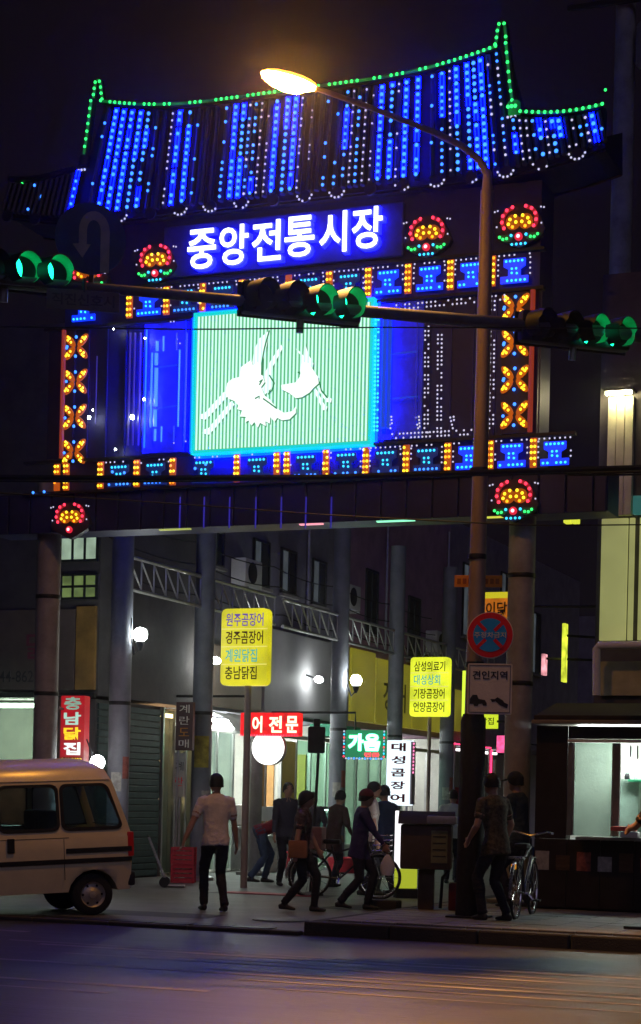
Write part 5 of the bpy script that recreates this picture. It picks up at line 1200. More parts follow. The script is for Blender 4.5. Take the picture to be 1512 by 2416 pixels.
MB().bbox((p0 + 0.25, KY + 1.2, gz + 0.9), (p0 + 0.6, KY + 1.6, wz1 - 0.35), 0.02).build('fridge', M('pale_green_cabinet', (0.35, 0.5, 0.42), 0.5), ki)
MB().bbox((kx0 + 0.3, KY + 0.3, wz0 - 0.1), (kx1 - 0.1, KY + 1.5, wz0 - 0.06), 0.01).build('worktop', m_white, ki)
for i, (ux, hh, mt) in enumerate(((1468, 0.10, m_white), (1480, 0.08, m_dark), (1492, 0.11, m_white), (1505, 0.09, m_white))):
    p = K(ux, 1836); q = ray(ux, 1836); t_ = (KY + 1.1) / q.y; xx = q.x * t_
    j = MB().lathe([(0.035, 0), (0.04, 0.02), (0.04, hh * 0.75), (0.025, hh)], 12, Matrix.Translation((xx, KY + 1.1, sz + 0.001))).build('jar', mt, None, True)
    tag(j, ('white jar on the kiosk shelf beside the window post', 'dark jar on the kiosk shelf', 'taller white jar on the kiosk shelf', 'white jar at the shelf end in the kiosk')[i], 'jar', 'jars on the kiosk shelf')
# red tray held over the counter
c = K(1470, 1955, -0.22); tr = MB().bbox((c.x - 0.14, c.y - 0.1, c.z - 0.03), (c.x + 0.16, c.y + 0.1, c.z + 0.03), 0.015).build('red_tray', M('coral_plastic', (0.85, 0.16, 0.12), 0.4), None, True)
tag(tr, 'coral red tray lying on white boxes at the kiosk counter', 'tray')
bx = MB().bbox((c.x - 0.02, c.y - 0.09, wz0 - 0.003), (c.x + 0.2, c.y + 0.09, c.z - 0.035), 0.012).build('white_box', m_white, None, True); tag(bx, 'white carton under the coral red tray on the kiosk counter', 'box')

# ================================================================ buildings behind the kiosk
pb = thing('panel_building', 'building with cream vertical panels and a lamp-lit pilaster behind the kiosk', 'building', (-4.2, 26.5, 0.165))
BY = 25.2; Q = lambda u, v, dy=0.0: P(u, v, Y=BY + dy)
bx0 = Q(1404, 1300).x
MB().box((bx0, BY + 0.1, 0.146), (bx0 + 5, BY + 2.2, Q(1460, 640).z)).build('wall', m_wallF, pb)
m_cr = M('cream_panel', (0.62, 0.60, 0.42), 0.5, var=0.12)
e_cr = E('glow_painted_cream', (0.42, 0.43, 0.15), 0.62, var=0.12, scale=2, base=(0.25, 0.25, 0.15))  # siding under an unseen lamp; that light is painted in as glow
zb0, zb1 = Q(1440, 1510).z, Q(1440, 1222).z
for a, b in ((1416, 1478), (1482, 1494)): MB().bbox((Q(a, 1300).x, BY + 0.04, zb0), (Q(b, 1300).x, BY + 0.098, zb1), 0.008).build('cream_siding', e_cr, pb)
MB().bbox((Q(1506, 1300).x, BY + 0.04, zb0), (Q(1640, 1300).x, BY + 0.098, zb1), 0.008).build('cream_siding', e_cr, pb)
z2, z3 = Q(1465, 1215).z, Q(1465, 936).z
for a, b in ((1434, 1453.5), (1454, 1474), (1474.5, 1494)): MB().bbox((Q(a, 1000).x + 0.003, BY - 0.02, z2), (Q(b, 1000).x - 0.003, BY + 0.098, z3), 0.006).build('pilaster_panel', m_cr, pb)
lp = MB().bbox((Q(1434, 936).x, BY - 0.16, z3 + 0.005), (Q(1494, 936).x, BY - 0.1, z3 + 0.05), 0.008).build('lamp_bar', E('warm_white_bar', (1.0, 0.86, 0.45), 110.0), pb)
MB().bbox((Q(1430, 936).x, BY - 0.18, z3 + 0.052), (Q(1498, 936).x, BY + 0.1, z3 + 0.09), 0.006).build('lamp_hood', m_dark, pb)
MB().bbox((Q(1496, 1190).x, BY - 0.1, Q(1496, 1215).z), (Q(1640, 1190).x, BY + 0.02, Q(1496, 1172).z), 0.01).build('teal_sign', E('teal_sign_light', (0.05, 0.4, 0.36), 0.25), pb)
# canopy pipe and lower cream wall over the kiosk roof
zc = Q(1450, 1525).z
MB().tube([Q(1407, 1640, -0.3), Q(1407, 1530, -0.3) , Q(1412, 1522, -0.3), Q(1600, 1520, -0.3)], 0.055, 10).build('canopy_pipe', m_white, pb, True)
MB().box((Q(1414, 1600).x, BY + 0.03, Q(1414, 1640).z), (Q(1414, 1600).x + 3, BY + 0.095, Q(1414, 1560).z)).build('lower_panel', M('yellow_cream_panel', (0.5, 0.46, 0.22), 0.6, var=0.2), pb)
# dark slim building with bluish wall in the gap
gb = thing('gap_building', 'unlit narrow building between the gate column and the cream panels', 'building', (-6, 27.2, 0.165))
MB().box((-6.35, 26.9, 0.146), (bx0 - 0.02, 27.55, 8.4)).build('wall', M('dark_blue_render', (0.08, 0.085, 0.15), 0.8, var=0.3), gb)
for i in range(3): MB().bbox((-6.2, 26.84, 3.6 + i * 1.3), (-5.75, 26.898, 4.4 + i * 1.3), 0.01).build('window', m_frame, gb)
for u in (1338, 1356): c = P(u, 1226, Y=26.7); MB().bbox((c.x - 0.05, 26.66, c.z - 0.05), (c.x + 0.05, 26.83, c.z + 0.05), 0.01).build('lime_lamp', E('lime_lamp_light', (0.8, 0.85, 0.05), 0.9) if 'lime_lamp_light' not in bpy.data.materials else bpy.data.materials['lime_lamp_light'], gb)
# concrete utility pole at the right
c = P(1470, 300, Y=28.6); up_ = thing('utility_pole', 'tall concrete utility pole rising behind the kiosk', 'utility pole', (c.x, 28.6, 0.165))
MB().tube([(c.x, 28.6, 0.165), (c.x + 0.0, 28.6, 16)], [0.21, 0.15], 14).build('pole', M('pale_concrete_pole', (0.34, 0.36, 0.33), 0.8, var=0.4, scale=2.5), up_, True)
for z in (14.2, 15.0): MB().bbox((c.x - 0.9, 28.36, z), (c.x + 0.9, 28.44, z + 0.08), 0.01).build('cross_arm', m_dark, up_)
MB().lathe([(0.2, 0), (0.22, 0.05), (0.22, 0.6), (0.2, 0.65)], 14, Matrix.Translation((c.x + 0.42, 28.5, 13.2))).build('transformer', m_steel, up_, True)

# ================================================================ street cabinet by the lamp pole
c = P(1000, 2145, Z=0.165); cb = thing('street_cabinet', 'brown metal box cabinet with dark domed lid on a pedestal', 'cabinet', (c.x, c.y, 0.165), None, rad(16))
m_cab = M('brown_cabinet_paint', (0.10, 0.065, 0.045), 0.5, 0.1, var=0.3); m_cab2 = M('olive_label', (0.22, 0.22, 0.12), 0.6, var=0.3)
Dc = c.dot(LK); k_ = S * Dc / FPX
zbx = 0.92 - 0.165 + 0.06
MB().bbox((-0.30, -0.2, 0.50), (0.33, 0.25, 1.05), 0.03).build('box_body', m_cab, cb, True)
lid = MB(); vs = []; n_ = 10
for x in (-0.33, 0.36):
    for k in range(n_ + 1):
        t_ = k / n_; vs.append((x, -0.25 + 0.55 * t_, 1.055 + 0.16 * math.sin(math.pi * min(1, t_ * 1.15)) ** 0.8 if t_ < 0.86 else 1.07))
lid.add(vs, [(k, k + 1, n_ + 2 + k, n_ + 1 + k) for k in range(n_)] + [tuple(range(n_ + 1)), tuple(range(2 * n_ + 1, n_, -1))])
lid.build('lid', m_black, cb, True)
MB().bbox((0.02, -0.26, 1.06), (0.38, 0.3, 1.16), 0.02).build('steel_tray', m_steel, cb, True)
MB().bbox((0.08, -0.212, 0.58), (0.28, -0.201, 0.98), 0.005).build('label_panel', m_cab2, cb)
for z in (0.66, 0.74, 0.82, 0.9): MB().box((0.10, -0.216, z), (0.26, -0.2125, z + 0.012)).build('label_line', m_ink, cb)
MB().bbox((-0.08, -0.05, 0.0), (0.12, 0.12, 0.499), 0.02).build('pedestal', m_cab, cb, True)
MB().tube([(0.30, 0.0, 0.49), (0.22, 0.0, 0.40), (0.20, 0.0, 0.02)], 0.02, 8).build('stay', m_dark, cb, True)
MB().bbox((0.30, -0.1, 0.0), (0.52, 0.12, 0.34), 0.02).build('dark_red_bin', M('dark_red_plastic', (0.12, 0.015, 0.03), 0.5), cb, True)
# dark kerb block
c = P(905, 2150, Z=0.0); bk = MB().bbox((c.x - 0.22, c.y - 0.12, 0.03), (c.x + 0.22, c.y + 0.12, 0.16), 0.03).build('kerb_block', m_kerb, None, True); tag(bk, 'dark stone block on the pavement near the raised kerb corner', 'stone block')

# ================================================================ bicycles
m_bike = M('dark_bike_paint', (0.05, 0.05, 0.06), 0.35, 0.3); m_spoke = M('chrome', (0.6, 0.6, 0.6), 0.25, 0.9, var=0.05)
def bicycle(p, rz, label, basket=True):
    b = thing('bicycle', label, 'bicycle', p, 'bicycles at the market entrance', rz)
    for i, x in enumerate((0.0, 1.05)):
        w = MB(); R0 = 0.32
        w.tube([(x + R0 * math.cos(2 * math.pi * k / 28), 0, R0 + R0 * math.sin(2 * math.pi * k / 28)) for k in range(29)], 0.018, 6, False)
        w_ = w.build('wheel', m_tyre, b, True)
        MB().tube([(x + 0.295 * math.cos(2 * math.pi * k / 28), 0, R0 + 0.295 * math.sin(2 * math.pi * k / 28)) for k in range(29)], 0.010, 5, False).build('rim', m_spoke, w_, True)
        sp = MB()
        for k in range(14):
            a = 2 * math.pi * k / 14; sp.tube([(x, 0.02 * (-1) ** k, R0), (x + 0.29 * math.cos(a), 0, R0 + 0.29 * math.sin(a))], 0.003, 4, False)
        o = sp.build('spokes', m_spoke, w_)
        MB().tube([(x - 0.36 * math.cos(rad(q)), 0, R0 + 0.36 * math.sin(rad(q))) for q in range(-10, 121, 12)], 0.022, 6).build('mudguard', m_spoke, b, True)
    bb, st, hd = (0.45, 0, 0.28), (0.32, 0, 0.78), (0.86, 0, 0.82)
    fr = MB()
    for a, c_ in ((bb, st), (bb, (0.9, 0, 0.70)), ((0.36, 0, 0.66), hd), ((0, 0, 0.32), bb), ((0, 0, 0.32), (0.35, 0, 0.70)), ((1.05, 0, 0.32), (0.84, 0, 0.92))): fr.tube([a, c_], 0.017, 6)
    fr.build('frame', m_bike, b, True)
    MB().tube([(0.78, -0.28, 0.98), (0.86, -0.2, 1.0), (0.84, 0, 0.95), (0.86, 0.2, 1.0), (0.78, 0.28, 0.98)], 0.013, 6).build('handlebar', m_spoke, b, True)
    MB().bbox((0.20, -0.08, 0.80), (0.46, 0.08, 0.87), 0.03).build('saddle', m_black, b, True)
    MB().tube([(0.45, -0.12, 0.20), (0.45, -0.05, 0.28), (0.45, 0.05, 0.28), (0.45, 0.12, 0.36)], 0.012, 6).build('crank', m_spoke, b, True)
    for sd, z in ((-1, 0.20), (1, 0.36)): MB().bbox((0.40, sd * 0.16 - 0.04, z - 0.012), (0.50, sd * 0.16 + 0.04, z + 0.012), 0.006).build('pedal', m_black, b)
    MB().bbox((-0.16, -0.08, 0.70), (0.24, 0.08, 0.72), 0.006).build('rear_rack', m_spoke, b)
    MB().bbox((-0.2, -0.03, 0.58), (-0.17, 0.03, 0.64), 0.008).build('reflector', E('amber_reflector', (1.0, 0.4, 0.02), 0.5, False, base=(0.6, 0.2, 0.02)) if 'amber_reflector' not in bpy.data.materials else bpy.data.materials['amber_reflector'], b)
    if basket:
        k = MB()
        for z in (0.72, 0.80, 0.88, 0.95): k.tube([(0.95, -0.15, z), (1.22, -0.15, z), (1.22, 0.15, z), (0.95, 0.15, z), (0.95, -0.15, z)], 0.005, 4, False)
        for x, y in ((0.95, -0.15), (1.08, -0.15), (1.22, -0.15), (1.22, 0), (1.22, 0.15), (1.08, 0.15), (0.95, 0.15)): k.tube([(x, y, 0.72), (x, y, 0.95)], 0.005, 4, False)
        k.add([(0.95, -0.15, 0.72), (1.22, -0.15, 0.72), (1.22, 0.15, 0.72), (0.95, 0.15, 0.72)], [(0, 1, 2, 3)])
        k.build('basket', m_spoke, b)
    return b
p = P(1216, 2168, Z=0.165); bicycle((p.x, p.y, 0.166), rad(95), 'bicycle held by the capped man beside the lamp pole', False)
p = P(775, 2118, Z=0.03); bicycle((p.x - 0.35, p.y + 0.1, 0.031), rad(12), 'bicycle with front basket and a carton on its rack wheeled behind the woman')
cq = Matrix.Translation((p.x - 0.35, p.y + 0.1, 0.031)) @ Matrix.Rotation(rad(12), 4, 'Z')
tag(MB().bbox((-0.2, -0.2, 0.722), (0.2, 0.2, 1.05), 0.01, cq).build('cardboard_box', M('pinkish_cardboard', (0.24, 0.13, 0.11), 0.8, var=0.3), None), 'pinkish brown cardboard box tied on the rear rack of the bicycle', 'box')

# ================================================================ things left on the pavement
m_rp = M('red_plastic_crate', (0.50, 0.03, 0.05), 0.45, var=0.2)
def crate(p, rz, label, h=0.3):
    t = thing('plastic_crate', label, 'crate', p, 'red plastic crates by the arcade column', rz)
    w, d = 0.36, 0.28
    MB().box((-w / 2, -d / 2, 0), (w / 2, d / 2, 0.015)).build('bottom', m_rp, t)
    for i in range(4):
        z = 0.02 + i * h / 4
        for a, b in (((-w / 2, -d / 2), (w / 2, -d / 2 + 0.015)), ((-w / 2, d / 2 - 0.015), (w / 2, d / 2)), ((-w / 2, -d / 2 + 0.016), (-w / 2 + 0.015, d / 2 - 0.016)), ((w / 2 - 0.015, -d / 2 + 0.016), (w / 2, d / 2 - 0.016))):
            MB().box((a[0], a[1], z), (b[0], b[1], z + h / 4 * 0.7)).build('slat', m_rp, t)
    for sx in (-1, 1):
        for sy in (-1, 1): MB().bbox((sx * w / 2 - 0.02, sy * d / 2 - 0.02, 0), (sx * w / 2 + 0.02, sy * d / 2 + 0.02, h), 0.006).build('corner_post', m_rp, t)
p = P(432, 2082, Z=0.03); crate((p.x, p.y, 0.031), rad(20), 'red plastic crate on the ground at the arcade column foot'); crate((p.x, p.y, 0.335), rad(17), 'upper red plastic crate stacked at the arcade column foot')
# hand truck
p = P(392, 2092, Z=0.03); ht = thing('hand_truck', 'black folding hand truck leaning beside the red crates', 'hand truck', (p.x, p.y, 0.031), None, rad(25))
for y in (-0.16, 0.16): MB().tube([(0, y, 0.08), (-0.28, y, 0.75), (-0.3, y, 0.8)], 0.014, 6).build('rail', m_steel, ht, True)
MB().tube([(-0.3, -0.16, 0.8), (-0.31, 0, 0.82), (-0.3, 0.16, 0.8)], 0.014, 6).build('handle', m_black, ht, True)
MB().bbox((0, -0.2, 0.02), (0.3, 0.2, 0.035), 0.005).build('toe_plate', m_steel, ht)
for y in (-0.2, 0.2): MB().lathe([(0.03, -0.02), (0.08, -0.02), (0.08, 0.02), (0.03, 0.02)], 14, Matrix.Translation((-0.03, y, 0.08)) @ Matrix.Rotation(rad(90), 4, 'X')).build('wheel', m_black, ht, True)
# low red mat on the entrance
p = P(640, 2110, Z=0.03); rm = MB().bbox((p.x - 0.75, p.y - 0.2, 0.031), (p.x + 0.75, p.y + 0.25, 0.045), 0.006).build('red_mat', M('red_mat', (0.40, 0.03, 0.06), 0.6, var=0.3), None); tag(rm, 'red mat lying on the pavement before the restaurant', 'mat')
# cart covered by a teal tarp next to the kiosk
p = P(1278, 2120, Z=0.165); ct = thing('covered_cart', 'low cart under a dark teal tarp with a pale round plate beside the kiosk', 'cart', (p.x - 0.1, p.y - 0.2, 0.166), None, rad(8))
tp = MB(); nx, ny = 12, 8; vs = []
for i in range(nx + 1):
    for j in range(ny + 1):
        u_, v_ = i / nx * 2 - 1, j / ny * 2 - 1; e_ = max(abs(u_), abs(v_)); z = 0.62 * (1 - max(0, e_ - 0.7) / 0.3 * 0.8) + 0.03 * math.sin(i * 1.7 + j) + 0.1 * (1 - abs(u_))
        vs.append((u_ * 0.36 * (1 + 0.04 * math.sin(j * 2.1)), v_ * 0.3 * (1 + 0.04 * math.cos(i * 2.3)), z))
tp.add(vs, [(i * (ny + 1) + j, (i + 1) * (ny + 1) + j, (i + 1) * (ny + 1) + j + 1, i * (ny + 1) + j + 1) for i in range(nx) for j in range(ny)])
tp.build('tarp', M('dark_teal_tarp', (0.02, 0.07, 0.08), 0.5, var=0.4), ct, True)
MB().bbox((-0.32, -0.26, 0.12), (0.32, 0.26, 0.18), 0.01).build('deck', m_dark, ct)
for sx in (-0.22, 0.22):
    for sy in (-0.2, 0.2): MB().lathe([(0.02, -0.015), (0.06, -0.015), (0.06, 0.015), (0.02, 0.015)], 12, Matrix.Translation((sx, sy, 0.06)) @ Matrix.Rotation(rad(90), 4, 'X')).build('wheel', m_black, ct, True)
MB().lathe([(0.001, 0), (0.10, 0.002), (0.11, 0.012), (0.09, 0.02)], 20, Matrix.Translation((0.1, -0.33, 0.42)) @ Matrix.Rotation(rad(78), 4, 'X') @ Matrix.Scale(0.75, 4, (1, 0, 0))).build('round_plate', m_white, ct, True)
# ================================================================ people
def loft(mb, pts, secs, side, lab, labs, n=12):
    """closed loft: centre points, (half width along side, half depth) per ring"""
    vs = []; m = len(pts); side = Vector(side).normalized()
    for i, p in enumerate(pts):
        d = (Vector(pts[min(i + 1, m - 1)]) - Vector(pts[max(i - 1, 0)])).normalized()
        s = (side - d * side.dot(d)).normalized(); f = d.cross(s)
        for k in range(n):
            a = 2 * math.pi * k / n; vs.append(Vector(p) + s * math.cos(a) * secs[i][0] + f * math.sin(a) * secs[i][1])
    fs = [(i * n + k, i * n + (k + 1) % n, (i + 1) * n + (k + 1) % n, (i + 1) * n + k) for i in range(m - 1) for k in range(n)]
    fs += [tuple(range(n - 1, -1, -1)), tuple((m - 1) * n + k for k in range(n))]
    mb.add(vs, fs); labs += [lab] * len(vs)
    for i in range(m - 1):        # extra samples so that colours follow the surface
        for k in range(n):
            EX.append(((vs[i * n + k] + vs[(i + 1) * n + k]) / 2, lab))
EX = []
def ik(a, b, l1, l2, hint):
    a, b = Vector(a), Vector(b); d = b - a; L = min(d.length, (l1 + l2) * 0.999); d.normalize(); b = a + d * L
    x = (l1 * l1 - l2 * l2 + L * L) / (2 * L); h = math.sqrt(max(0, l1 * l1 - x * x))
    hv = Vector(hint); hv = (hv - d * hv.dot(d)).normalized()
    return a + d * x + hv * h, b
PEOPLE = []
def person(label, pos, face, H=1.7, lean=6, feet=((0.16, 0.09), (-0.16, -0.09)), hands=((0.1, 0.26, 0.78), (0.05, -0.26, 0.78)), shirt=None, trou=None, sleeve=0.55, hair=None, cap=None, headyaw=0, hemlen=0.0, shoe=None, skin=None, crouch=0.0, short_hair=True, backbend=0, pants=True):
    """hands/feet in metres for a 1.7 m figure: x forward, y left, z up"""
    global EX
    EX = []
    k = H / 1.7; mb = MB(); labs = []
    Y = Vector((0, 1, 0)); hipz = 0.92 - crouch
    pel = Vector((0, 0, hipz)); ln = rad(lean)
    tdir = Vector((math.sin(ln), 0, math.cos(ln)))
    T = lambda t, dx=0.0: pel + tdir * t + Vector((math.cos(ln), 0, -math.sin(ln))) * dx
    # torso (shirt over hips)
    hem = -0.10 - hemlen
    loft(mb, [T(hem), T(hem + 0.06), T(0.04), T(0.16), T(0.30), T(0.41, -0.01), T(0.49, -0.01), T(0.535, -0.01)],
         [(0.168, 0.125), (0.17, 0.128), (0.163, 0.12), (0.155, 0.115), (0.172, 0.125), (0.19, 0.118), (0.165, 0.095), (0.085, 0.07)], Y, 'shirtT', labs, 16)
    loft(mb, [T(-0.12), T(-0.04), T(0.02)], [(0.155, 0.115), (0.158, 0.118), (0.15, 0.11)], Y, 'trou', labs, 14)
    # neck and head
    nk = T(0.52, 0.0); up = Vector((math.sin(ln * 0.45), 0, math.cos(ln * 0.45)))
    if lean > 50: up = Vector((math.sin(rad(60)), 0, math.cos(rad(60))))
    hc = nk + up * 0.155 + Vector((0.02, 0, 0))
    hm_ = Matrix.Rotation(rad(headyaw), 3, 'Z'); fx = hm_ @ Vector((1, 0, 0)); sy = hm_ @ Y
    loft(mb, [nk - up * 0.03, nk + up * 0.04, nk + up * 0.10], [(0.058, 0.06), (0.052, 0.055), (0.05, 0.055)], Y, 'skin', labs, 10)
    loft(mb, [hc - up * 0.115 + fx * 0.03, hc - up * 0.09 + fx * 0.028, hc - up * 0.045 + fx * 0.012, hc, hc + up * 0.05, hc + up * 0.09, hc + up * 0.112],
         [(0.032, 0.032), (0.055, 0.062), (0.072, 0.088), (0.08, 0.101), (0.08, 0.102), (0.062, 0.08), (0.025, 0.035)], sy, 'skin', labs, 14)
    loft(mb, [hc + fx * 0.085 + up * 0.02, hc + fx * 0.108 - up * 0.018, hc + fx * 0.095 - up * 0.03], [(0.009, 0.012), (0.014, 0.014), (0.012, 0.01)], sy, 'skin', labs, 6)
    for s in (1, -1): loft(mb, [hc + sy * s * 0.070 - up * 0.03, hc + sy * s * 0.08, hc + sy * s * 0.072 + up * 0.03], [(0.010, 0.014), (0.012, 0.022), (0.009, 0.014)], sy, 'skin', labs, 6)
    # legs
    for s, (fx_, fy_) in zip((1, -1), feet):
        hp = pel + Vector((0, s * 0.085, -0.04)); an = Vector((fx_, fy_, 0.085 + max(0, -fx_ - 0.12) * 0.25))
        kn, an = ik(hp, an, 0.435, 0.43, (1, 0, 0.1))
        loft(mb, [hp + Vector((0, 0, 0.05)), hp.lerp(kn, 0.25), hp.lerp(kn, 0.65), kn, kn.lerp(an, 0.3), kn.lerp(an, 0.7), an + Vector((0, 0, 0.0))],
             [(0.088, 0.095), (0.088, 0.095), (0.072, 0.078), (0.062, 0.066), (0.062, 0.066), (0.053, 0.056), (0.052, 0.055)], Y, 'trou' if pants else 'skin', labs, 12)
        lift = an.z - 0.085
        loft(mb, [an + Vector((-0.07, 0, -0.045)), an + Vector((-0.03, 0, -0.04)), an + Vector((0.05, 0, -0.05)), an + Vector((0.13, 0, -0.058 - lift * 0.5)), an + Vector((0.175, 0, -0.062 - lift * 0.6))],
             [(0.028, 0.035), (0.038, 0.043), (0.043, 0.035), (0.045, 0.026), (0.022, 0.016)], Y, 'shoe', labs, 10)
    # arms and hands
    for s, h in zip((1, -1), hands):
        sh = T(0.455) + Vector((0, s * 0.175, 0)); el, wr = ik(sh, h, 0.285, 0.25, (-0.7, s * 0.55, -0.3))
        a = sleeve
        loft(mb, [sh + Vector((0, -s * 0.05, 0.02)), sh + Vector((0, s * 0.005, 0.0)), sh.lerp(el, 0.3), sh.lerp(el, 0.7), el] if a > 0.9 else [sh + Vector((0, -s * 0.05, 0.02)), sh + Vector((0, s * 0.005, 0)), sh.lerp(el, 0.3), sh.lerp(el, a), sh.lerp(el, a + 0.08)],
             [(0.06, 0.066), (0.068, 0.07), (0.062, 0.064), (0.06, 0.062), (0.052, 0.054)], Y, 'shirt', labs, 10)
        loft(mb, [sh.lerp(el, 0.5), sh.lerp(el, 0.8), el, el.lerp(wr, 0.3), el.lerp(wr, 0.75), wr], [(0.042, 0.044), (0.041, 0.043), (0.039, 0.04), (0.042, 0.043), (0.032, 0.034), (0.028, 0.03)], Y, 'shirt' if a > 0.95 else 'skin', labs, 10)
        fd = (wr - el).normalized(); fd = (fd + Vector((0.1, -s * 0.05, -0.3))).normalized(); sd = fd.cross(Vector((0, s, 0.15))).normalized(); nn = fd.cross(sd)
        loft(mb, [wr - fd * 0.01, wr + fd * 0.03, wr + fd * 0.075, wr + fd * 0.09], [(0.026, 0.022), (0.038, 0.02), (0.042, 0.018), (0.036, 0.014)], sd, 'skin', labs, 8)
        for j, (o, L) in enumerate(((-0.031, 0.06), (-0.011, 0.078), (0.010, 0.085), (0.031, 0.075))):
            b = wr + fd * 0.08 + sd * o; curl = nn * (-0.012 * s)
            loft(mb, [b, b + fd * L * 0.5 + curl * 0.6, b + fd * L * 0.9 + curl * 2.2], [(0.0105, 0.0105), (0.0095, 0.0095), (0.007, 0.007)], sd, 'skin', labs, 6)
        tb = wr + fd * 0.025 + sd * 0.034
        loft(mb, [tb, tb + fd * 0.03 + sd * 0.022, tb + fd * 0.06 + sd * 0.026], [(0.012, 0.012), (0.0115, 0.0115), (0.008, 0.008)], sd, 'skin', labs, 6)
    me = bpy.data.meshes.new('person_body'); me.from_pydata([tuple(v * k) for v in mb.v], [], mb.f)
    bm = bmesh.new(); bm.from_mesh(me); bmesh.ops.recalc_face_normals(bm, faces=bm.faces[:]); bm.to_mesh(me); bm.free()
    tmp = bpy.data.objects.new('tmp', me); COL.objects.link(tmp)
    md = tmp.modifiers.new('r', 'REMESH'); md.mode = 'VOXEL'; md.voxel_size = 0.0115; md.use_smooth_shade = True
    sm = tmp.modifiers.new('s', 'SMOOTH'); sm.factor = 0.5; sm.iterations = 3
    samples = [(v * k, l) for v, l in zip(mb.v, labs)] + [(v * k, l) for v, l in EX]
    PEOPLE.append(dict(tmp=tmp, samples=samples, label=label, pos=Vector(pos), face=face, shirt=shirt, trou=trou, shoe=shoe or m_shoe, skin=skin or m_skin, hair=hair, cap=cap, pel=pel * k, tdir=tdir, hem=(hem + 0.004) * k, hc=hc * k, fx=fx, sy=sy, up=up, k=k, long=not short_hair))
m_skin = M('skin', (0.42, 0.25, 0.17), 0.5, var=0.1, bump=0.03); m_shoe = M('dark_shoes', (0.03, 0.028, 0.03), 0.5)
m_hair = M('black_hair', (0.012, 0.011, 0.011), 0.5, var=0.4, bump=0.4, scale=30, stretch=(1, 1, 0.3))
cloth = lambda n, c, v=0.2, s=6: M(n, c, 0.9, var=v, scale=s, bump=0.35)
m_ltr = cloth('dark_trousers', (0.02, 0.02, 0.028)); 
def ground(u, v, z): p = P(u, v, Z=z); return (p.x, p.y, z)
A_away = 112   # degrees: straight away from the camera
person('man in a pale short-sleeved shirt and black trousers walking into the market', ground(506, 2150, 0.03), rad(A_away + 18), 1.75, 4, ((0.2, 0.09), (-0.14, -0.09)), ((-0.02, 0.42, 0.86), (0.1, -0.30, 0.80)), cloth('pale_cream_shirt', (0.82, 0.78, 0.70)), m_ltr, 0.7, m_hair)
person('woman in a dark floral blouse walking past the restaurant', ground(706, 2150, 0.03), rad(15), 1.56, 5, ((0.2, 0.07), (-0.22, -0.07)), ((0.22, 0.22, 0.88), (-0.05, -0.26, 0.78)), cloth('dark_floral_blouse', (0.10, 0.07, 0.08), 0.9, 22), m_ltr, 0.6, m_hair, short_hair=False)
person('man in a dark red cap and navy shirt wheeling a bicycle', ground(842, 2146, 0.03), rad(18), 1.60, 8, ((0.14, 0.09), (-0.24, -0.09)), ((0.36, 0.25, 0.92), (0.42, -0.16, 0.86)), cloth('navy_violet_shirt', (0.045, 0.035, 0.13)), cloth('navy_trousers', (0.022, 0.022, 0.04)), 1.0, m_hair, cap=M('dark_red_cap', (0.12, 0.025, 0.03), 0.8), hemlen=0.08)
person('person in a white shirt standing behind the man in the red cap', ground(868, 2112, 0.03), rad(20), 1.74, 4, ((0.1, 0.09), (-0.1, -0.09)), ((0.12, 0.26, 0.8), (0.12, -0.25, 0.82)), cloth('white_shirt', (0.66, 0.64, 0.56)), m_ltr, 0.65, m_hair)
person('person in blue jeans and dark red top bending over the counter', ground(612, 2082, 0.03), rad(30), 1.66, 68, ((0.1, 0.12), (-0.18, -0.12)), ((0.62, 0.15, 0.72), (0.6, -0.2, 0.70)), cloth('dark_red_top', (0.22, 0.02, 0.04)), cloth('blue_jeans', (0.06, 0.10, 0.19), 0.35, 9), 0.75, m_hair)
person('person in a dark jacket looking out from behind the bending shopper', ground(672, 2090, 0.03), rad(-50), 1.72, 5, ((0.05, 0.09), (-0.05, -0.09)), ((0.15, 0.25, 0.85), (0.15, -0.25, 0.85)), cloth('dark_slate_jacket', (0.05, 0.05, 0.07)), m_ltr, 1.0, m_hair)
person('person in a pale shirt seen from behind near the far shop', ground(1063, 2085, 0.03), rad(A_away - 10), 1.68, 8, ((0.05, 0.09), (-0.05, -0.09)), ((0.2, 0.28, 0.95), (0.25, -0.25, 0.95)), cloth('pale_grey_shirt', (0.5, 0.54, 0.5)), m_ltr, 0.7, m_hair)
person('man in a patterned olive shirt standing by the lamp pole with the bicycle', ground(1168, 2172, 0.166), rad(A_away + 40), 1.66, 9, ((0.12, 0.09), (-0.1, -0.09)), ((0.25, 0.2, 0.95), (0.22, -0.36, 0.92)), cloth('olive_patterned_shirt', (0.10, 0.085, 0.055), 0.8, 25), m_ltr, 0.6, m_hair, hemlen=0.06)
person('man in a peaked dark cap and teal jacket next to the patterned shirt', ground(1222, 2140, 0.166), rad(A_away + 60), 1.72, 6, ((0.1, 0.09), (-0.1, -0.09)), ((0.15, 0.25, 0.85), (0.15, -0.3, 0.85)), cloth('dark_teal_jacket', (0.03, 0.045, 0.05)), m_ltr, 1.0, m_hair, cap=M('black_cap', (0.02, 0.02, 0.022), 0.8))
person('customer in black reaching over the kiosk counter', ground(1582, 2215, 0.166), rad(A_away + 25), 1.68, 14, ((0.1, 0.09), (-0.12, -0.09)), ((0.48, 0.20, 1.12), (0.40, -0.15, 1.05)), cloth('black_top', (0.025, 0.022, 0.026)), m_ltr, 0.7, m_hair)
person('person in a dark blue jacket beside the white lit sign', ground(908, 2108, 0.03), rad(150), 1.70, 6, ((0.08, 0.09), (-0.08, -0.09)), ((0.15, 0.25, 0.85), (0.15, -0.25, 0.85)), cloth('dark_blue_jacket', (0.03, 0.05, 0.11)), m_ltr, 1.0, m_hair)
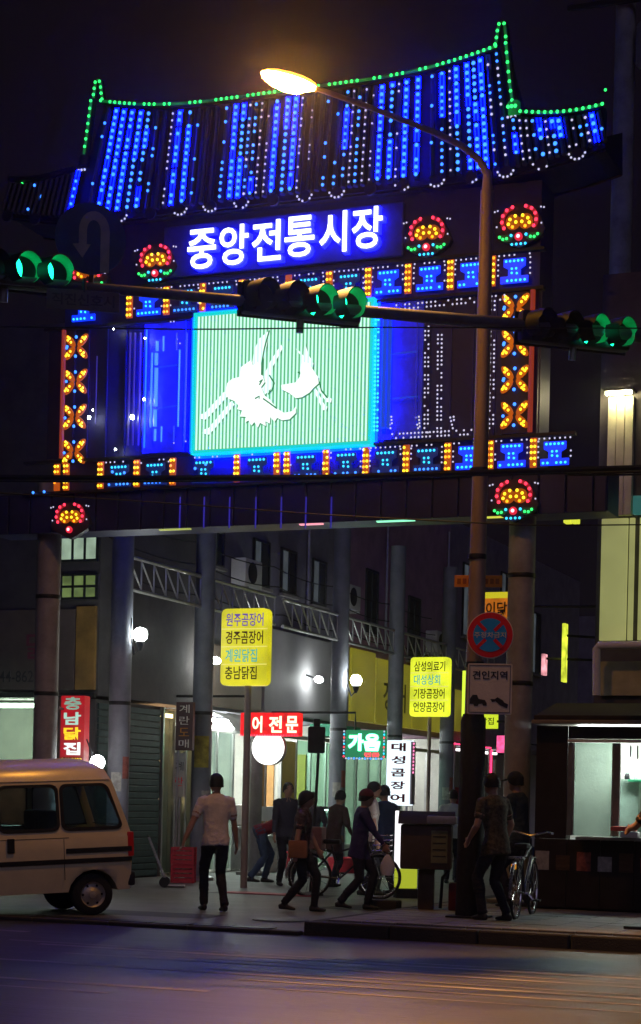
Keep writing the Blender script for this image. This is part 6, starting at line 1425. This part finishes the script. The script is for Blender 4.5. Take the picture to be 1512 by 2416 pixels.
person('shopper in a dark brown coat standing behind the loaded bicycle', ground(782, 2092, 0.03), rad(60), 1.62, 14, ((0.1, 0.09), (-0.1, -0.09)), ((0.3, 0.2, 0.9), (0.3, -0.2, 0.9)), cloth('dark_brown_coat', (0.06, 0.035, 0.03)), m_ltr, 1.0, m_hair, hemlen=0.2)
person('woman in a dim grey cardigan near the styrofoam boxes', ground(735, 2074, 0.03), rad(-80), 1.58, 6, ((0.05, 0.09), (-0.05, -0.09)), ((0.15, 0.2, 0.9), (0.15, -0.2, 0.9)), cloth('grey_cardigan', (0.10, 0.09, 0.10)), m_ltr, 1.0, m_hair, short_hair=False)
dg = bpy.context.evaluated_depsgraph_get(); dg.update()
done = [(d, bpy.data.meshes.new_from_object(d['tmp'].evaluated_get(dg))) for d in PEOPLE]
e_eye = M('dark_eye', (0.01, 0.01, 0.01), 0.2)
for d, me in done:
    bpy.data.objects.remove(d['tmp'])
    kd = kdtree.KDTree(len(d['samples']))
    for i, (v, l) in enumerate(d['samples']): kd.insert(v, i)
    kd.balance()
    me.materials.clear(); order = ['shirt', 'trou', 'skin', 'shoe']
    for o in order: me.materials.append(d[o])
    vl = []
    for v in me.vertices:
        l = d['samples'][kd.find(v.co)[1]][1]; t_ = (v.co - d['pel']).dot(d['tdir'])
        if l == 'shirtT': l = 'shirt' if t_ > d['hem'] else 'trou'
        elif l == 'trou' and t_ > d['hem'] and d['tdir'].z > 0.8: l = 'shirt'
        vl.append(order.index(l))
    seed = Vector((d['pos'].x * 3.1, d['pos'].y * 1.7, 0))
    nrms = [v.normal.copy() for v in me.vertices]
    for v, l, nv in zip(me.vertices, vl, nrms):      # folds in the cloth
        if l < 2:
            q_ = Vector((v.co.x * 9, v.co.y * 9, v.co.z * (16 if l == 0 else 22))) + seed
            f_ = 1 - abs(noise.noise(q_)) * 2.2; g_2 = noise.noise(q_ * 0.4 + seed)
            v.co += nv * (0.010 * max(0, f_) ** 2 * (0.5 + g_2) + 0.006 * g_2)
    for p in me.polygons:
        p.material_index = vl[p.vertices[0]]; p.use_smooth = True
    r = thing('person', d['label'], 'person', d['pos'], None, d['face'])
    me.name = 'body'; link('body', me, r)
    hc, fx, sy, up, k = d['hc'], d['fx'], d['sy'], d['up'], d['k']
    B = Matrix.Identity(4)
    f2 = (fx - up * fx.dot(up)).normalized()
    for i in range(3): B[i][0] = f2[i]; B[i][1] = sy[i]; B[i][2] = up[i]; B[i][3] = hc[i]
    B = B @ Matrix.Scale(k, 4)
    hb = MB(); n, m = 18, 10; vs = []
    for i in range(m + 1):
        for j in range(n):
            a = 2 * math.pi * j / n; fr_ = math.cos(a)
            lo_ = -0.05 + 0.085 * max(0, fr_) + (-0.055 if d['long'] else 0) * max(0, -fr_ + 0.3)
            z = lo_ + (0.128 - lo_) * math.sin(math.pi / 2 * i / m); q = max(0.0, 1 - max(0, (z + 0.01) / 0.1385) ** 2.6) ** 0.45
            jit = 1 + 0.035 * math.sin(7 * a + 3 * i) + (0.10 if d['long'] else 0.02)
            vs.append(B @ Vector((-0.008 + 0.107 * q * jit * math.cos(a), 0.090 * q * jit * math.sin(a), z)))
    hb.add(vs, [(i * n + j, i * n + (j + 1) % n, (i + 1) * n + (j + 1) % n, (i + 1) * n + j) for i in range(m) for j in range(n)])
    hb.build('hair', d['hair'], r, True)
    for s in (1, -1): MB().ball(B @ Vector((0.083, s * 0.03, 0.005)), 0.009 * k, 6, 5).build('eye', e_eye, r, True)
    if d['cap']:
        c_ = MB(); vs = []
        for i in range(7):
            for j in range(18):
                a = 2 * math.pi * j / 18; t = math.pi / 2 * i / 6
                vs.append(B @ Vector((-0.006 + 0.112 * math.cos(t) * math.cos(a), 0.096 * math.cos(t) * math.sin(a), 0.03 + 0.11 * math.sin(t))))
        c_.add(vs, [(i * 18 + j, i * 18 + (j + 1) % 18, (i + 1) * 18 + (j + 1) % 18, (i + 1) * 18 + j) for i in range(6) for j in range(18)])
        cp = c_.build('cap', d['cap'], r, True)
        vs = [B @ Vector((0.085 + 0.10 * math.cos(rad(q)) * 1.0, 0.085 * math.sin(rad(q)), 0.035 - 0.02 * math.cos(rad(q)))) for q in range(-90, 91, 15)]
        MB().prism(vs, (B.to_3x3() @ Vector((0, 0, 0.008)))).build('peak', d['cap'], cp)
# carried bags
p = P(914, 2040, D=22.6); bg = MB(); vs = []
for i in range(6):
    t = i / 5
    for j in range(10):
        a = 2 * math.pi * j / 10; vs.append(p + Vector(((0.05 + 0.05 * math.sin(math.pi * min(1, t + 0.15))) * math.cos(a) * (0.4 if i == 5 else 1), 0.05 * math.sin(a) * (0.4 if i == 5 else 1), -0.13 + 0.26 * t)))
bg.add(vs, [(i * 10 + j, i * 10 + (j + 1) % 10, (i + 1) * 10 + (j + 1) % 10, (i + 1) * 10 + j) for i in range(5) for j in range(10)] + [tuple(range(10))])
tag(bg.build('plastic_bag', m_white, None, True), 'small white plastic bag hanging from the bicycle handlebar', 'bag')

# shoulder bag of the woman and belt of the walking man
p = ground(706, 2150, 0.03); fm = Matrix.Translation(p) @ Matrix.Rotation(rad(15), 4, 'Z')
sb = thing('shoulder_bag', 'tan shoulder bag hanging at the side of the woman in the floral blouse', 'bag', fm @ Vector((0.0, -0.22, 0.72)))
MB().bbox((-0.13, -0.27, 0.70), (0.12, -0.19, 0.93), 0.03, fm).build('pouch', M('tan_leather', (0.35, 0.16, 0.07), 0.5, var=0.3), sb, True)
MB().tube([fm @ Vector(q) for q in ((-0.1, -0.23, 0.92), (-0.05, -0.19, 1.15), (0.02, -0.12, 1.33), (0.06, -0.19, 1.15), (0.1, -0.23, 0.92))], 0.012, 6, True, 0.4).build('strap', M('dark_strap', (0.06, 0.03, 0.02), 0.6), sb, True)
# ================================================================ market clutter
m_foam = M('styrofoam', (0.70, 0.70, 0.68), 0.8, var=0.1); m_bt = M('blue_plastic_tub', (0.04, 0.12, 0.35), 0.45); m_card = M('cardboard', (0.32, 0.21, 0.12), 0.85, var=0.25)
def foam(p, label, n):
    for i in range(n):
        t = thing('foam_box', label[i], 'box', (p[0], p[1], p[2] + i * 0.245), 'styrofoam boxes stacked by the shops', rad(85 + 4 * i))
        MB().bbox((-0.28, -0.19, 0), (0.28, 0.19, 0.19), 0.015).build('tray', m_foam, t, True); MB().bbox((-0.29, -0.2, 0.192), (0.29, 0.2, 0.24), 0.012).build('lid', m_foam, t, True)
foam((-14.55, 33.0, 0.031), ['lowest styrofoam box under the awning', 'middle styrofoam box under the awning', 'top styrofoam box under the awning'], 3)
foam((-14.5, 37.6, 0.031), ['bottom styrofoam box before the green glass doors', 'upper styrofoam box before the green glass doors'], 2)
def stool(p, label, mat):
    t = thing('plastic_stool', label, 'stool', p, 'plastic stools by the shops', rad(random.uniform(0, 90)))
    MB().lathe([(0.15, 0.40), (0.16, 0.42), (0.15, 0.44), (0.02, 0.445)], 16).build('seat', mat, t, True)
    for sx in (-1, 1):
        for sy in (-1, 1): MB().tube([(sx * 0.09, sy * 0.09, 0.40), (sx * 0.13, sy * 0.13, 0.0)], 0.018, 6).build('leg', mat, t, True)
stool((-13.7, 32.6, 0.031), 'red plastic stool in front of the restaurant', m_rp); stool((-13.5, 36.6, 0.031), 'blue plastic stool near the green glass doors', m_bt)
stool((-14.3, 43.0, 0.031), 'white plastic stool by the far shop', m_white)
def tub(p, label, mat, r=0.3):
    t = thing('plastic_tub', label, 'tub', p, 'plastic tubs on the market street', 0.0)
    MB().lathe([(r * 0.8, 0), (r, 0.28), (r * 1.06, 0.29), (r * 1.06, 0.31), (r * 0.97, 0.30), (r * 0.78, 0.02), (0.001, 0.02)], 20).build('tub_shell', mat, t, True)
    for s_ in (-1, 1): MB().tube([(s_ * r, -0.08, 0.25), (s_ * (r + 0.06), 0, 0.24), (s_ * r, 0.08, 0.25)], 0.012, 6).build('handle', mat, t, True)
tub((-13.2, 34.0, 0.031), 'wide dark red tub before the restaurant', m_rp, 0.34); tub((-14.4, 40.5, 0.031), 'blue tub before the yellow signboards', m_bt)
# aquarium with frame before the restaurant
aq = thing('fish_tank', 'lit glass fish tank on a steel stand at the restaurant front', 'fish tank', (-14.62, 36.9, 0.031))
for y in (36.3, 37.15):
    for x in (-14.85, -14.42): MB().tube([(x, y, 0.031), (x, y, 1.3)], 0.018, 6).build('leg', m_alu, aq, True)
MB().box((-14.84, 36.32, 0.62), (-14.43, 37.13, 1.2)).build('water', M('murky_water', (0.12, 0.25, 0.22), 0.1), aq)
MB().bbox((-14.86, 36.28, 1.28), (-14.41, 37.17, 1.34), 0.01).build('hood', m_dark, aq); MB().bbox((-14.7, 36.4, 1.255), (-14.6, 37.05, 1.275), 0.004).build('tank_light', E('tank_light', (0.6, 1.0, 0.85), 8.0), aq)
MB().bbox((-14.86, 36.28, 0.58), (-14.41, 37.17, 0.615), 0.005).build('shelf', m_alu, aq)
# produce table further in
tb = thing('produce_table', 'low table of wrapped goods near the far shop', 'table', (-12.6, 37.6, 0.031), None, rad(80))
MB().bbox((-0.7, -0.4, 0.66), (0.7, 0.4, 0.70), 0.01).build('table_top', m_brown, tb)
for sx in (-0.62, 0.62):
    for sy in (-0.33, 0.33): MB().bbox((sx - 0.025, sy - 0.025, 0), (sx + 0.025, sy + 0.025, 0.659), 0.005).build('leg', m_brown, tb)
PK = ['white', 'red', 'cardboard', 'blue', 'flat white', 'flat red', 'flat cardboard', 'flat blue']
for i in range(8):
    o = MB().bbox((-0.13, -0.09, 0), (0.13, 0.09, 0.18 if i < 4 else 0.07), 0.02).build('goods_packet', [m_white, m_rp, m_card, m_bt][i % 4], None, True)
    lp_ = Matrix.Rotation(rad(80), 4, 'Z') @ Vector((-0.5 + 0.33 * (i % 4), -0.18 + 0.36 * (i // 4), 0.70))
    o.location = Vector((-12.6, 37.6, 0.031)) + lp_; o.rotation_euler.z = rad(80 + random.uniform(-15, 15))
    tag(o, 'small %s packet on the low produce table' % PK[i], 'packet', 'packets on the produce table')
# air conditioners and pipes on the upper walls
for y, z, lab in ((32.5, 5.6, 'wall-mounted air conditioner left of the dim windows'), (38.0, 5.75, 'wall-mounted air conditioner right of the dim windows'), (44.3, 5.3, 'wall-mounted air conditioner on the mauve building')):
    t = thing('air_conditioner', lab, 'air conditioner', (FX + 0.2, y, z), 'outdoor air conditioning units')
    MB().bbox((FX + 0.04, y - 0.4, z), (FX + 0.36, y + 0.4, z + 0.55), 0.03).build('casing', m_white, t, True)
    MB().lathe([(0.2, 0), (0.21, 0.012), (0.02, 0.02)], 20, Matrix.Translation((FX + 0.36, y - 0.08, z + 0.28)) @ Matrix.Rotation(rad(90), 4, 'Y')).build('fan_grille', m_dark, t, True)
    for s_ in (-0.3, 0.3): MB().box((FX + 0.001, y + s_ - 0.02, z - 0.06), (FX + 0.38, y + s_ + 0.02, z - 0.004)).build('bracket', m_steel, t)
for i, y in enumerate((31.05, 36.0, 40.9, 45.6)):
    b_ = (bB, bB, bC, bC)[i]; MB().tube([(FX + 0.06, y, 4.98 if i in (1,) else 5.0), (FX + 0.06, y, 8.6)], 0.035, 8).build('drain_pipe', m_steel, b_, True)
# cables slung along the arcade
for i, (za, off, lab) in enumerate(((5.6, 0.25, 'black cable slung along the arcade above the trusses'), (5.05, 0.12, 'black cable slung along the arcade through the trusses'), (6.0, 0.35, 'highest black cable slung along the arcade'))):
    pts = []
    for j in range(5):
        for k in range(6):
            t_ = k / 6; pts.append((-13.85 - off, 25.66 + (j + t_) * 3.4, za - 0.35 * t_ * (1 - t_)))
    o = MB().tube(pts, 0.012, 5).build('slung_cable', m_black, None, True); tag(o, lab, 'cable', 'cables slung along the arcade')
# ================================================================ haze volume added to imitate lens bloom around the lights
hz = MB().box((-80, -12, -1), (60, 95, 16.6)).build('added_bloom_haze', None); struct(hz, 'stuff')
hm_ = bpy.data.materials.new('bloom_haze'); hm_.use_nodes = True
hn = hm_.node_tree.nodes
for n_ in list(hn): hn.remove(n_)
ho = hn.new('ShaderNodeOutputMaterial'); pv = hn.new('ShaderNodeVolumePrincipled')
pv.inputs['Color'].default_value = (0.92, 0.93, 0.97, 1); pv.inputs['Density'].default_value = 0.0007; pv.inputs['Anisotropy'].default_value = 0.96
hm_.node_tree.links.new(pv.outputs[0], ho.inputs['Volume'])
hz.data.materials.append(hm_)
